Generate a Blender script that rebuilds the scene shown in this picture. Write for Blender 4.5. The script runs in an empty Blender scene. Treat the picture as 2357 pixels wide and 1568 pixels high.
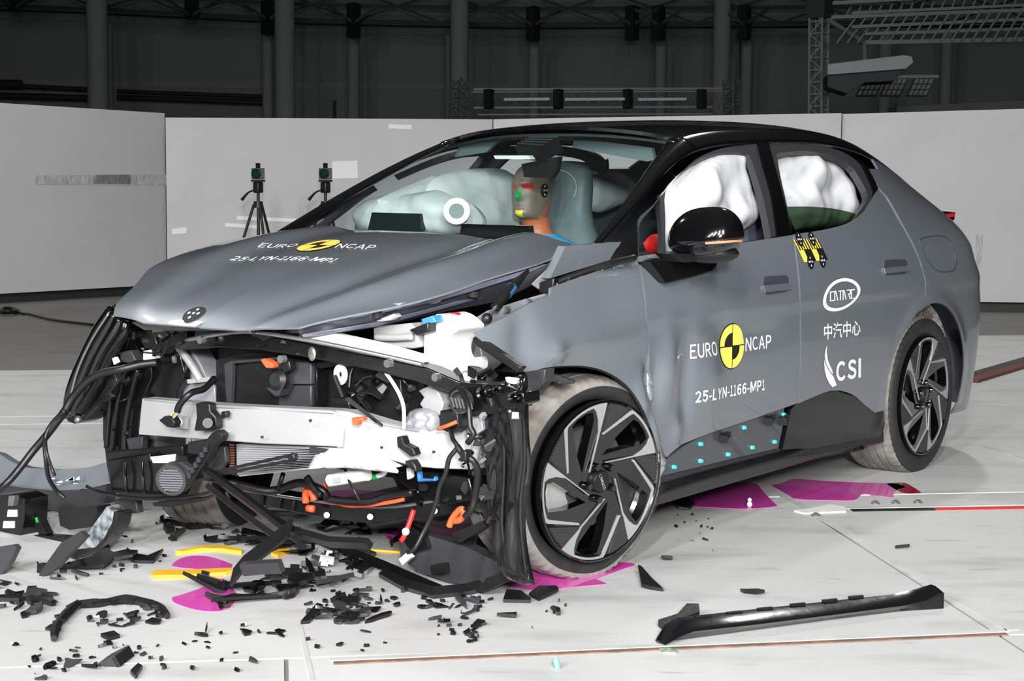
import bpy, bmesh, math, random
import numpy as np
from mathutils import Vector, Matrix, noise
from mathutils.geometry import delaunay_2d_cdt
SC = bpy.context.scene
COL = SC.collection
rnd = random.Random(7)

# ------------------------------------------------------------------ camera
CAM = np.array([-4.2021, -3.8225, 1.3216]); YAW, PIT, ROLL, FPX = 0.645262, -0.101274, 0.008093, 3800.0
_d = np.array([math.cos(PIT)*math.cos(YAW), math.cos(PIT)*math.sin(YAW), math.sin(PIT)])
_r = np.array([math.sin(YAW), -math.cos(YAW), 0.0]); _u = np.cross(_r, _d)
RIGHT = _r*math.cos(ROLL) + _u*math.sin(ROLL); UP = -_r*math.sin(ROLL) + _u*math.cos(ROLL)
cd = bpy.data.cameras.new('camera'); cam = bpy.data.objects.new('camera', cd); COL.objects.link(cam)
cd.sensor_width = 36.0; cd.lens = 36.0*FPX/2357.0; cd.clip_end = 300
cam.matrix_world = Matrix(((RIGHT[0], UP[0], -_d[0], CAM[0]), (RIGHT[1], UP[1], -_d[1], CAM[1]), (RIGHT[2], UP[2], -_d[2], CAM[2]), (0, 0, 0, 1)))
SC.camera = cam
# ------------------------------------------------------------------ world, lights, exposure
w = bpy.data.worlds.new('world'); SC.world = w; w.use_nodes = True
w.node_tree.nodes['Background'].inputs[0].default_value = (0.9, 1.0, 1.0, 1); w.node_tree.nodes['Background'].inputs[1].default_value = 0.012
SC.view_settings.view_transform = 'Standard'; SC.view_settings.look = 'None'; SC.view_settings.gamma = 1; SC.view_settings.use_curve_mapping = False
SC.view_settings.exposure = 0.0
def lamp(name, kind, loc, energy, target=None, size=0.4, color=(1, 1, 1), spread=None, shape='DISK'):
    l = bpy.data.lights.new(name, kind); l.energy = energy; l.color = color
    o = bpy.data.objects.new(name, l); COL.objects.link(o); o.location = loc
    if kind == 'AREA':
        l.shape = shape; l.size = size
        if spread: l.spread = spread
    else:
        l.shadow_soft_size = size
    if target is not None:
        o.rotation_euler = (Vector(target) - Vector(loc)).to_track_quat('-Z', 'Y').to_euler()
    return o
# floodlights of the hall's lighting rig, a bank hung in front of the car behind the camera
for i in range(4):
    for j in range(4):
        L = CAM - np.array([_d[0], _d[1], 0])*(4.0+0.8*j) + RIGHT*(-7.4+3.1*i) + np.array([0, 0, 2.7+0.95*j])
        lamp('rig_floodlight', 'AREA', L, 56, (0.8+0.4*i, 0.9-0.5*i, 0.3), 0.30, spread=math.radians(100))
# the photographer's flash beside the camera
lamp('camera_flash', 'AREA', CAM - _d*2.0 + RIGHT*0.3 + UP*0.7, 200, (0.6, 0.0, 0.9), 0.45, spread=math.radians(110))
# floodlights behind the car: over the far half of the pad and before the white screens
for L, tgt, en in (((5.0, 9.0, 4.6), (7.5, 12.5, .9), 8), ((8.5, 6.5, 4.6), (11.0, 9.0, .9), 5), ((11.0, 2.0, 4.6), (15.0, 4.0, .9), 18), ((2.6, 8.4, 4.6), (6.0, 11.0, .9), 20),
                   ((0.5, 6.6, 6.5), (1.2, 5.0, 0), 95), ((7.6, 1.2, 6.5), (6.0, 0.0, 0), 95)):
    lamp('hall_floodlight', 'AREA', L, en, tgt, 0.4, spread=math.radians(130))

# ------------------------------------------------------------------ pixel -> world
def ray(px, py): return _d + RIGHT*(px-1178.5)/FPX - UP*(py-784.0)/FPX
def at(px, py, x=None, y=None, z=None, D=None):
    k = ray(px, py)
    if x is not None: t = (x-CAM[0])/k[0]
    elif y is not None: t = (y-CAM[1])/k[1]
    elif z is not None: t = (z-CAM[2])/k[2]
    else: t = D
    return CAM + k*t
def proj(P):
    D = np.asarray(P, float) - CAM; z = D@_d
    return np.stack([1178.5+FPX*(D@RIGHT)/z, 784.0-FPX*(D@UP)/z], -1)
def lin(c):
    return tuple(((v/255.0)/12.92 if v/255.0 <= 0.04045 else ((v/255.0+0.055)/1.055)**2.4) for v in c)

# ------------------------------------------------------------------ materials
MATS = {}
def mat(name, rgb, rough=0.5, metal=0.0, coat=0.0, spec=0.5, emit=None, alpha=1.0, trans=0.0, ior=1.5, noise_amt=0.0, noise_scale=8.0, bump=0.0, bump_scale=60.0, stretch=None, rgb2=None):
    if name in MATS: return MATS[name]
    m = bpy.data.materials.new(name); m.use_nodes = True; nt = m.node_tree; b = nt.nodes['Principled BSDF']
    c = lin(rgb) + (1,)
    b.inputs['Base Color'].default_value = c; b.inputs['Roughness'].default_value = rough; b.inputs['Metallic'].default_value = metal
    b.inputs['Coat Weight'].default_value = coat; b.inputs['Coat Roughness'].default_value = 0.03
    b.inputs['Specular IOR Level'].default_value = spec; b.inputs['IOR'].default_value = ior
    b.inputs['Transmission Weight'].default_value = trans; b.inputs['Alpha'].default_value = alpha
    if emit: b.inputs['Emission Color'].default_value = lin(emit[0])+(1,); b.inputs['Emission Strength'].default_value = emit[1]
    if noise_amt or bump:
        tc = nt.nodes.new('ShaderNodeTexCoord'); src = tc.outputs['Object']
        if stretch:
            mp = nt.nodes.new('ShaderNodeMapping'); mp.inputs['Scale'].default_value = stretch; nt.links.new(src, mp.inputs[0]); src = mp.outputs[0]
        if noise_amt:
            n = nt.nodes.new('ShaderNodeTexNoise'); n.inputs['Scale'].default_value = noise_scale; n.inputs['Detail'].default_value = 6; nt.links.new(src, n.inputs['Vector'])
            cr = nt.nodes.new('ShaderNodeValToRGB'); cr.color_ramp.elements[0].position = 0.35; cr.color_ramp.elements[1].position = 0.68
            c2 = lin(rgb2)+(1,) if rgb2 else tuple(v*(1-noise_amt) for v in c[:3])+(1,)
            cr.color_ramp.elements[0].color = c2; cr.color_ramp.elements[1].color = c
            nt.links.new(n.outputs[0], cr.inputs[0]); nt.links.new(cr.outputs[0], b.inputs['Base Color'])
        if bump:
            n = nt.nodes.new('ShaderNodeTexNoise'); n.inputs['Scale'].default_value = bump_scale; n.inputs['Detail'].default_value = 4; nt.links.new(src, n.inputs['Vector'])
            bp = nt.nodes.new('ShaderNodeBump'); bp.inputs['Strength'].default_value = bump; bp.inputs['Distance'].default_value = 0.01
            nt.links.new(n.outputs[0], bp.inputs['Height']); nt.links.new(bp.outputs[0], b.inputs['Normal'])
    MATS[name] = m; return m
PAINT = mat('grey_car_paint', (110, 116, 122), 0.36, 0.15, 1.0)
GLOSS = mat('gloss_black', (9, 9, 10), 0.12, 0, 1.0)
BLACK = mat('black_plastic', (24, 24, 25), 0.42, noise_amt=0.35, noise_scale=9, bump=0.12, bump_scale=40)
SHINY = mat('shiny_black_plastic', (16, 16, 17), 0.16, bump=0.12, bump_scale=9)
DARK = mat('dark_grey_plastic', (48, 48, 50), 0.5, bump=0.1, bump_scale=30)
RUBBER = mat('tyre_rubber', (44, 44, 44), 0.65, noise_amt=0.3, noise_scale=20, bump=0.1, bump_scale=80)
TREAD = mat('dusty_tread', (150, 147, 142), 0.85, noise_amt=0.4, noise_scale=12, rgb2=(112, 106, 98), bump=0.15, bump_scale=60)
SILVER = mat('machined_silver', (168, 168, 168), 0.35, 0.35)
STEEL = mat('bare_steel', (170, 170, 172), 0.32, 0.8, noise_amt=0.25, noise_scale=14)
ALU = mat('grey_aluminium', (168, 168, 168), 0.5, 0.25, noise_amt=0.1, noise_scale=5)
EDUCT = mat('grey_primer_metal', (160, 161, 165), 0.4, 0.3, noise_amt=0.12, noise_scale=8)
INNER = mat('grey_inner_panel', (104, 105, 116), 0.4, 0.2, 0.3)
WHITEP = mat('white_plastic', (222, 222, 220), 0.45)
WHITED = mat('white_decal', (240, 241, 244), 0.5)
YELLOWD = mat('yellow_decal', (250, 222, 92), 0.5)
BLACKD = mat('black_decal', (20, 20, 20), 0.55)
BAG = mat('white_airbag_fabric', (202, 203, 204), 0.85, bump=0.2, bump_scale=9)
ORANGE = mat('orange_cable', (240, 92, 50), 0.45)
YELLOW = mat('yellow_plastic', (250, 190, 50), 0.4)
RED = mat('red_plastic', (214, 36, 36), 0.4)
BLUE = mat('blue_plastic', (60, 130, 205), 0.4)
TEAL = mat('teal_clip', (80, 190, 190), 0.4)
PINK = mat('pink_coolant', (236, 84, 190), 0.08, 0, 0.6)

# ------------------------------------------------------------------ objects
def _link(o, parent):
    COL.objects.link(o)
    if parent is not None: o.parent = parent
    return o
def mesh_obj(name, V, F, m, parent=None, smooth=True, normals=None, origin=None, mats=None, fmat=None):
    V = np.asarray(V, float)
    if origin is not None: V = V - np.asarray(origin)
    me = bpy.data.meshes.new(name); me.from_pydata(V.tolist(), [], [list(map(int, f)) for f in F])
    for mm in (mats or [m]): me.materials.append(mm)
    if fmat is not None: me.polygons.foreach_set('material_index', np.asarray(fmat, dtype=np.int32))
    me.polygons.foreach_set('use_smooth', [bool(smooth)]*len(me.polygons))
    me.update()
    if normals is not None: me.normals_split_custom_set_from_vertices([tuple(n) for n in normals])
    elif smooth == 'auto': me.set_sharp_from_angle(angle=math.radians(38))
    o = bpy.data.objects.new(name, me)
    if origin is not None: o.location = tuple(origin)
    return _link(o, parent)
def thing(name, label, cat, loc=(0, 0, 0), group=None):
    o = bpy.data.objects.new(name, None); o.empty_display_size = 0.2; o.location = tuple(loc); COL.objects.link(o)
    return tag(o, label, cat, group)
def tag(o, label, cat, group=None):
    o['label'] = label; o['category'] = cat
    if group: o['group'] = group
    return o
def struct(o): o['kind'] = 'structure'; return o
class MB:
    """collects simple shapes into one mesh"""
    def __init__(s): s.V = []; s.F = []
    def add(s, V, F):
        n = len(s.V); s.V += [tuple(map(float, v)) for v in V]; s.F += [[i+n for i in f] for f in F]; return s
    def box(s, c, size, R=None, taper=1.0):
        c = np.asarray(c, float); h = np.asarray(size, float)/2; pts = []
        for sz in (-1, 1):
            for sx, sy in ((-1, -1), (1, -1), (1, 1), (-1, 1)):
                k = taper if sz > 0 else 1
                v = np.array([sx*h[0]*k, sy*h[1]*k, sz*h[2]]); pts.append(c + (np.asarray(R)@v if R is not None else v))
        return s.add(pts, [(3, 2, 1, 0), (4, 5, 6, 7), (0, 1, 5, 4), (1, 2, 6, 5), (2, 3, 7, 6), (3, 0, 4, 7)])
    def cyl(s, a, b, r, r2=None, n=16, cap=True):
        a = np.asarray(a, float); b = np.asarray(b, float); r2 = r if r2 is None else r2
        R = basis(b-a); pts = []
        for c, rr in ((a, r), (b, r2)):
            for k in range(n):
                t = 2*math.pi*k/n; pts.append(c + R[:, 0]*rr*math.cos(t) + R[:, 1]*rr*math.sin(t))
        F = [(k, (k+1) % n, n+(k+1) % n, n+k) for k in range(n)]
        if cap: F += [tuple(range(n-1, -1, -1)), tuple(range(n, 2*n))]
        return s.add(pts, F)
    def bar(s, a, b, wd, ht=None):
        a = np.asarray(a, float); b = np.asarray(b, float); R = basis(b-a)
        return s.box((a+b)/2, (wd, ht or wd, np.linalg.norm(b-a)), R)
    def ball(s, c, r, n=12, sc=(1, 1, 1)):
        V = []; F = []; m = n//2
        for i in range(m+1):
            th = math.pi*i/m
            for k in range(n):
                ph = 2*math.pi*k/n; V.append((c[0]+r*sc[0]*math.sin(th)*math.cos(ph), c[1]+r*sc[1]*math.sin(th)*math.sin(ph), c[2]+r*sc[2]*math.cos(th)))
        for i in range(m):
            for k in range(n): F.append((i*n+k, (i+1)*n+k, (i+1)*n+(k+1) % n, i*n+(k+1) % n))
        return s.add(V, F)
    def revolve(s, prof, c, ax, n=48, ang=2*math.pi):
        """prof: (radius, along)"""
        R = basis(np.asarray(ax, float)); c = np.asarray(c, float); V = []; F = []; m = len(prof)
        for k in range(n):
            t = ang*k/n
            for rr, h in prof: V.append(c + R[:, 0]*rr*math.cos(t) + R[:, 1]*rr*math.sin(t) + R[:, 2]*h)
        for k in range(n):
            for i in range(m-1): F.append((k*m+i, k*m+i+1, ((k+1) % n)*m+i+1, ((k+1) % n)*m+i))
        return s.add(V, F)
    def tube(s, pts, r, n=8, res=6, straight=False):
        P = np.asarray(pts, float)
        if not straight and len(P) > 2: P = catmull(P, res)
        m = len(P); T = np.gradient(P, axis=0); T /= np.linalg.norm(T, axis=1)[:, None]+1e-9
        u = np.cross(T[0], [0.31, 0.52, 0.8]); u /= np.linalg.norm(u); V = []; F = []
        for i in range(m):
            u = u - T[i]*(u@T[i]); u /= np.linalg.norm(u)+1e-9; v = np.cross(T[i], u); rr = r if np.isscalar(r) else np.interp(i/(m-1), np.linspace(0, 1, len(r)), r)
            for k in range(n):
                t = 2*math.pi*k/n; V.append(P[i] + rr*(u*math.cos(t)+v*math.sin(t)))
        for i in range(m-1):
            for k in range(n): F.append((i*n+k, i*n+(k+1) % n, (i+1)*n+(k+1) % n, (i+1)*n+k))
        F += [tuple(range(n-1, -1, -1)), tuple(range((m-1)*n, m*n))]
        return s.add(V, F)
    def strip(s, pts, wdir, wd, th):
        """flat bar swept along points: width wd along wdir, thickness th"""
        P = np.asarray(pts, float); wdir = np.asarray(wdir, float); wdir = wdir/np.linalg.norm(wdir); T = np.gradient(P, axis=0); V = []; F = []
        for p, t in zip(P, T):
            nn = np.cross(t, wdir); nn /= np.linalg.norm(nn)+1e-9
            for a, b in ((-1, -1), (1, -1), (1, 1), (-1, 1)): V.append(p + wdir*a*wd/2 + nn*b*th/2)
        for i in range(len(P)-1):
            for k in range(4): F.append((i*4+k, i*4+(k+1) % 4, (i+1)*4+(k+1) % 4, (i+1)*4+k))
        m = len(P); F += [(3, 2, 1, 0), ((m-1)*4, (m-1)*4+1, (m-1)*4+2, (m-1)*4+3)]
        return s.add(V, F)
    def prism(s, poly, vec):
        """closed polygon of 3D points extruded by vec"""
        P = [np.asarray(p, float) for p in poly]; n = len(P); vec = np.asarray(vec, float)
        return s.add(P + [p+vec for p in P], [tuple(range(n)), tuple(range(2*n-1, n-1, -1))] + [(k, n+k, n+(k+1) % n, (k+1) % n) for k in range(n)])
    def build(s, name, m, parent=None, smooth='auto', origin=None, bevel=0.0):
        o = mesh_obj(name, s.V, s.F, m, parent, False, origin=origin)
        bm = bmesh.new(); bm.from_mesh(o.data); bmesh.ops.recalc_face_normals(bm, faces=bm.faces); bm.to_mesh(o.data); bm.free()
        if smooth:
            o.data.polygons.foreach_set('use_smooth', [True]*len(o.data.polygons))
            if smooth == 'auto': o.data.set_sharp_from_angle(angle=math.radians(38))
        if bevel:
            b = o.modifiers.new('bevel', 'BEVEL'); b.width = bevel; b.segments = 2; b.limit_method = 'ANGLE'; b.angle_limit = math.radians(40)
        return o
    def auto(s):
        V = np.array(s.V); return np.array([V[:, 0].mean(), V[:, 1].mean(), V[:, 2].min()])
def basis(t):
    t = np.asarray(t, float); t = t/(np.linalg.norm(t)+1e-12)
    a = np.array([0, 0, 1.0]) if abs(t[2]) < 0.9 else np.array([1.0, 0, 0])
    u = np.cross(a, t); u /= np.linalg.norm(u); v = np.cross(t, u)
    return np.stack([u, v, t], 1)
def catmull(P, res=6, closed=False):
    P = np.asarray(P, float); n = len(P); out = []
    for i in range(n if closed else n-1):
        if closed: p0, p1, p2, p3 = P[i-1], P[i], P[(i+1) % n], P[(i+2) % n]
        else: p0, p1, p2, p3 = P[max(i-1, 0)], P[i], P[i+1], P[min(i+2, n-1)]
        for k in range(res):
            t = k/res; out.append(0.5*((2*p1)+(p2-p0)*t+(2*p0-5*p1+4*p2-p3)*t*t+(3*p1-p0-3*p2+p3)*t**3))
    if not closed: out.append(P[-1])
    return np.array(out)
def spline(xs, ys):
    """natural cubic spline as a numpy function, linear beyond its ends"""
    x = np.asarray(xs, float); y = np.asarray(ys, float); n = len(x); h = np.diff(x)
    A = np.eye(n); b = np.zeros(n)
    for i in range(1, n-1):
        A[i, i-1] = h[i-1]; A[i, i] = 2*(h[i-1]+h[i]); A[i, i+1] = h[i]; b[i] = 6*((y[i+1]-y[i])/h[i]-(y[i]-y[i-1])/h[i-1])
    M = np.linalg.solve(A, b)
    s0 = (y[1]-y[0])/h[0]-h[0]*(2*M[0]+M[1])/6; s1 = (y[-1]-y[-2])/h[-1]+h[-1]*(M[-2]+2*M[-1])/6
    def f(q):
        q = np.asarray(q, float); qc = np.clip(q, x[0], x[-1]); i = np.clip(np.searchsorted(x, qc)-1, 0, n-2)
        a = (x[i+1]-qc)/h[i]; c = (qc-x[i])/h[i]
        r = a*y[i]+c*y[i+1]+((a**3-a)*M[i]+(c**3-c)*M[i+1])*h[i]**2/6
        return r + np.where(q < x[0], (q-x[0])*s0, 0) + np.where(q > x[-1], (q-x[-1])*s1, 0)
    return f
# ------------------------------------------------------------------ surfaces and panels
def invert(S, px, grid, it=25):
    """surface parameters (a, b) whose point projects to each pixel; S maps arrays a, b to points"""
    px = np.asarray(px, float); A, B = np.meshgrid(grid[0], grid[1], indexing='ij'); A = A.ravel(); B = B.ravel(); U = proj(S(A, B)); out = []
    for p in px:
        k = np.argmin(((U-p)**2).sum(1)); a, b = A[k], B[k]
        for _ in range(it):
            e = 1e-4; q = proj(S(np.array([a, a+e, a]), np.array([b, b, b+e]))); r = p-q[0]
            J = np.stack([(q[1]-q[0])/e, (q[2]-q[0])/e], 1)
            try: st = np.linalg.lstsq(J, r, rcond=None)[0]
            except Exception: break
            st = np.clip(st, -0.08, 0.08); a += st[0]; b += st[1]
            if abs(r).max() < 0.02: break
        out.append((a, b))
    return np.array(out)
def inside(pts, poly):
    x, y = pts[:, 0], pts[:, 1]; r = np.zeros(len(pts), bool); n = len(poly)
    for i in range(n):
        x1, y1 = poly[i]; x2, y2 = poly[(i+1) % n]
        c = ((y1 > y) != (y2 > y)); t = (x2-x1)*(y-y1)/((y2-y1) if y2 != y1 else 1e-12)+x1
        r ^= c & (x < t)
    return r
def smooth_outline(P, corner=50, res=5):
    """catmull-rom through the points, keeping the sharp corners"""
    P = [np.asarray(p, float)[:2] for p in P]; n = len(P); cor = []
    for i in range(n):
        a = P[i]-P[i-1]; b = P[(i+1) % n]-P[i]; ang = math.degrees(abs(math.atan2(a[0]*b[1]-a[1]*b[0], a@b)))
        cor.append(ang > corner)
    if not any(cor): return catmull(np.array(P), res, True)
    s = cor.index(True); idx = [(s+k) % n for k in range(n)]+[s]; out = []; run = [P[idx[0]]]
    for k in idx[1:]:
        run.append(P[k])
        if cor[k]:
            out += list(catmull(np.array(run), res)[:-1]) if len(run) > 2 else [run[0]+(run[1]-run[0])*t/3 for t in range(3)]
            run = [P[k]]
    return np.array(out)
def fill(poly, holes, step):
    """triangulated interior of a 2D polygon with evenly spread inner points"""
    def dens(p):
        o = []
        for i in range(len(p)):
            a = np.asarray(p[i]); b = np.asarray(p[(i+1) % len(p)]); m = max(1, int(np.ceil(np.linalg.norm(b-a)/step)))
            o += [a+(b-a)*k/m for k in range(m)]
        return np.array(o)
    loops = [dens(poly)]+[dens(h) for h in holes]; V = []; E = []
    for l in loops:
        n0 = len(V); V += [tuple(v) for v in l]; E += [(n0+i, n0+(i+1) % len(l)) for i in range(len(l))]
    lo = loops[0].min(0); hi = loops[0].max(0)
    gx, gy = np.meshgrid(np.arange(lo[0]+step/2, hi[0], step), np.arange(lo[1]+step/2, hi[1], step)); g = np.stack([gx.ravel(), gy.ravel()], 1)
    k = inside(g, loops[0])
    for h in loops[1:]: k &= ~inside(g, h)
    g = g[k]; allb = np.concatenate(loops)
    if len(g):
        d = np.sqrt(((g[:, None]-allb[None])**2).sum(2)).min(1); g = g[d > step*0.45]
    V += [tuple(v) for v in g]
    r = delaunay_2d_cdt([Vector(v) for v in V], E, [], 0, 1e-7)
    P = np.array([tuple(v) for v in r[0]]); F = [f for f in r[2]]
    c = np.array([P[list(f)].mean(0) for f in F]); k = inside(c, loops[0])
    for h in loops[1:]: k &= ~inside(c, h)
    return P, [F[i] for i in range(len(F)) if k[i]]
def surf_normals(S, P, ref):
    e = 1e-3; a, b = P[:, 0], P[:, 1]; N = np.cross(S(a+e, b)-S(a-e, b), S(a, b+e)-S(a, b-e)); N /= np.linalg.norm(N, axis=1)[:, None]+1e-12
    sgn = np.sign(((S(a, b)-np.asarray(ref))*N).sum(1).mean()) or 1
    return N*sgn
REF = (1.4, 0.0, 0.6)
def panel(name, S, poly, m, parent, holes=(), step=0.04, thick=0.012, offset=0.0, ref=REF, mirror=False, smooth_out=True):
    """a sheet of real thickness on a surface; poly in surface parameters"""
    poly = np.asarray(poly, float)
    P, F = fill(poly, [np.asarray(h, float) for h in holes], step)
    return sheet(name, S, P, F, m, parent, thick, offset, ref, mirror)
def sheet(name, S, P, F, m, parent, thick=0.012, offset=0.0, ref=REF, mirror=False):
    N = surf_normals(S, P, ref); X = S(P[:, 0], P[:, 1]) + N*offset
    if mirror: X = X*[1, -1, 1]; N = N*[1, -1, 1]
    fa = np.array([f[:3] for f in F]); nn = np.cross(X[fa[:, 1]]-X[fa[:, 0]], X[fa[:, 2]]-X[fa[:, 0]])
    if (nn*N[fa[:, 0]]).sum() < 0: F = [tuple(reversed(f)) for f in F]
    if not thick: return mesh_obj(name, X, F, m, parent, True, N)
    n = len(X); cnt = {}
    for f in F:
        for i in range(len(f)): cnt[(f[i], f[(i+1) % len(f)])] = 1
    rim = [e for e in cnt if (e[1], e[0]) not in cnt]
    V = list(X)+list(X-N*thick); NN = list(N)+list(-N); FF = list(F)+[tuple(i+n for i in reversed(f)) for f in F]
    for a, b in rim:
        k = len(V); q = [X[b], X[a], X[a]-N[a]*thick, X[b]-N[b]*thick]; nr = np.cross(q[1]-q[0], q[2]-q[1]); nr = nr/(np.linalg.norm(nr)+1e-12)
        V += q; NN += [nr]*4; FF.append((k, k+1, k+2, k+3))
    return mesh_obj(name, np.array(V), FF, m, parent, True, NN)
def slab(name, pts, m, parent, depth=0.04, vec=None, bevel=0.006, x=None, y=None, smooth=False, res=4, origin=None, corner=50):
    """outline taken in the photo at its own distance (x or y per point), extruded to a solid"""
    Q = []
    for p in pts:
        xx = p[2] if len(p) > 2 else x
        Q.append(at(p[0], p[1], x=xx) if y is None else at(p[0], p[1], y=p[2] if len(p) > 2 else y))
    Q = np.array(Q)
    if smooth: Q = catmull(Q, res, True)
    vec = np.array(vec if vec is not None else ((depth, 0, 0) if y is None else (0, depth, 0)), float)
    c = Q.mean(0); n = np.linalg.svd(Q-c)[2]
    e1, e2 = n[0], n[1]; uv = np.stack([(Q-c)@e1, (Q-c)@e2], 1)
    r = delaunay_2d_cdt([Vector(v) for v in uv], [(i, (i+1) % len(uv)) for i in range(len(uv))], [], 0, 1e-7)
    if len(r[0]) != len(Q):
        mb = MB().prism(list(Q), vec)
    else:
        T = [f for f in r[2]]; cc = np.array([uv[list(f)].mean(0) for f in T]); k = inside(cc, uv); T = [T[i] for i in range(len(T)) if k[i]]
        N = len(Q); area = sum(uv[i][0]*uv[(i+1) % N][1]-uv[(i+1) % N][0]*uv[i][1] for i in range(N))
        mb = MB(); mb.add(list(Q)+list(Q+vec), [tuple(f) for f in T]+[tuple(i+N for i in reversed(f)) for f in T])
        side = [(i, N+i, N+(i+1) % N, (i+1) % N) for i in range(N)]
        if area < 0: side = [tuple(reversed(q)) for q in side]
        mb.F += [list(q) for q in side]
    if name is None: return mb
    return mb.build(name, m, parent, 'auto', bevel=0, origin=origin)
def tube(name, pts, r, m, parent, n=8, res=6, straight=False, x=None):
    """hose or cable through photo points (px, py, x)"""
    P = [at(p[0], p[1], x=(p[2] if len(p) > 2 else x)) for p in pts]
    return MB().tube(P, r, n, res, straight).build(name, m, parent, True)
# ================================================================== the setting
def floor_material(name, base, dark, stain=True):
    m = bpy.data.materials.new(name); m.use_nodes = True; nt = m.node_tree; b = nt.nodes['Principled BSDF']; L = nt.links.new
    tc = nt.nodes.new('ShaderNodeTexCoord'); mp = nt.nodes.new('ShaderNodeMapping'); mp.inputs['Rotation'].default_value = (0, 0, math.radians(52)); L(tc.outputs['Object'], mp.inputs[0])
    def noise_n(scale, sc, detail=5, lo=0.4, hi=0.7):
        q = nt.nodes.new('ShaderNodeMapping'); q.inputs['Scale'].default_value = sc; L(mp.outputs[0], q.inputs[0])
        n = nt.nodes.new('ShaderNodeTexNoise'); n.inputs['Scale'].default_value = scale; n.inputs['Detail'].default_value = detail; L(q.outputs[0], n.inputs['Vector'])
        r = nt.nodes.new('ShaderNodeMapRange'); r.inputs[1].default_value = lo; r.inputs[2].default_value = hi; L(n.outputs[0], r.inputs[0]); return r.outputs[0]
    a = noise_n(0.9, (1, 1, 1), 6, 0.38, 0.75); s = noise_n(1.3, (1.0, 3.2, 1), 8, 0.54, 0.80); t = noise_n(4.0, (1, 4.0, 1), 8, 0.62, 0.84)
    def mix(f, c1, c2):
        x = nt.nodes.new('ShaderNodeMix'); x.data_type = 'RGBA'; L(f, x.inputs[0])
        for v, i in ((c1, 6), (c2, 7)):
            if isinstance(v, tuple): x.inputs[i].default_value = lin(v)+(1,)
            else: L(v, x.inputs[i])
        return x.outputs[2]
    c = mix(a, base, tuple(v*0.93 for v in base))
    def scale(f, k):
        mm = nt.nodes.new('ShaderNodeMath'); mm.operation = 'MULTIPLY'; L(f, mm.inputs[0]); mm.inputs[1].default_value = k; return mm.outputs[0]
    c = mix(scale(s, 0.7), c, dark); c = mix(scale(t, 0.7), c, tuple(v*0.7 for v in dark))
    L(c, b.inputs['Base Color']); b.inputs['Roughness'].default_value = 0.55; b.inputs['Specular IOR Level'].default_value = 0.35
    return m
FLOORM = floor_material('painted_steel_plates', (206, 206, 204), (146, 146, 134))
CONC = floor_material('worn_concrete', (128, 127, 122), (84, 82, 74))
mb = MB().add([(-60, -40, 0), (110, -40, 0), (110, 110, 0), (-60, 110, 0)], [(0, 1, 2, 3)])
fl = struct(mb.build('floor', CONC, None, False))
# the bright crash pad: big painted steel plates laid at 45 degrees to the car, with open joints
A45 = np.array([0.7071, -0.7071, 0]); B45 = np.array([0.7071, 0.7071, 0])
J0 = np.array([0.37, -2.15, 0.0])            # joint corner at the right front of the photo
def pl(a, b, z=0.0): return J0 + A45*a + B45*b + np.array([0, 0, z])
def plate(a0, a1, b0, b1, n, g=0.006, t=0.004):
    mb = MB().prism([pl(a0+g, b0+g), pl(a1-g, b0+g), pl(a1-g, b1-g), pl(a0+g, b1-g)], (0, 0, t))
    o = struct(mb.build('floor_plate', FLOORM, None, False)); return o
for (a0, a1, b0, b1) in ((-9.5, -2.04, -3.0, 0.0), (-2.04, 0.0, -3.0, 0), (0.0, 6, -3.0, 0), (-9.5, -4.4, 0, 2.05), (-4.4, 0.0, 0, 2.05), (0, 6, 0, 2.05), (-9.5, 0.0, 2.06, 4.6), (0, 6, 2.06, 4.6), (-9.5, 0, 4.6, 6.7), (0, 6, 4.6, 8.6)):
    plate(a0, a1, b0, b1, 0)
# ================================================================== the car: surfaces
car = thing('car', 'grey crash-tested hatchback with a smashed front end and black roof', 'car', (0, 0, 0))
f_ye = spline([0.2, 0.7, 1.17, 1.6, 2.1, 2.7, 3.04, 3.45, 3.62], [-0.73, -0.66, -0.578, -0.600, -0.600, -0.575, -0.565, -0.59, -0.60])
f_ze = spline([0.2, 0.7, 1.17, 1.6, 2.1, 2.7, 3.04, 3.45, 3.62], [1.02, 1.27, 1.452, 1.497, 1.507, 1.45, 1.36, 1.19, 1.12])
f_zc = spline([1.07, 1.6, 2.0, 2.4, 2.8, 3.2, 3.5, 3.65], [1.492, 1.540, 1.552, 1.545, 1.495, 1.37, 1.22, 1.14])
def f_xe(z): return 3.655 - 0.34*np.clip(np.asarray(z, float)-0.74, 0, 0.5)
def f_yl(x, z):
    y = 0.915 - 0.050*(np.clip(0.70-z, 0, 1)/0.5)**2 - 0.035*(np.clip(z-0.70, 0, 1)/0.3)**2
    y = y + 0.012*np.exp(-((z-0.86)/0.05)**2)*(x > -9)
    q = np.clip((x-2.95)/(f_xe(z)-2.95), 0, 0.9985)
    y = y*(1-q**6.0)**(1/2.5)
    q2 = np.clip((-0.1-x)/0.75, 0, 0.99)
    return y*(1-q2**2.5)**(1/2.2)
def S(x, z):
    x = np.asarray(x, float); z = np.asarray(z, float); ye = -f_ye(x); ze = f_ze(x)
    zb = 1.0; yl = f_yl(x, np.minimum(z, zb))*1.0; t = np.clip((z-zb)/np.maximum(ze-zb, 0.05), 0, 1.3)
    y = yl + (ye-yl)*t + 0.035*4*t*(1-t)*(t < 1)
    for cx, cz in ((2.755, 0.345),):       # flared rear arch
        r = np.hypot(x-cx, z-cz); y = y + 0.014*np.exp(-((r-0.42)/0.045)**2)*(z > 0.25)
    return np.stack([x, -y, z], -1)
GS = (np.linspace(-0.6, 3.42, 90), np.linspace(0.1, 1.5, 50))
def side(px): return invert(S, px, GS)
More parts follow.
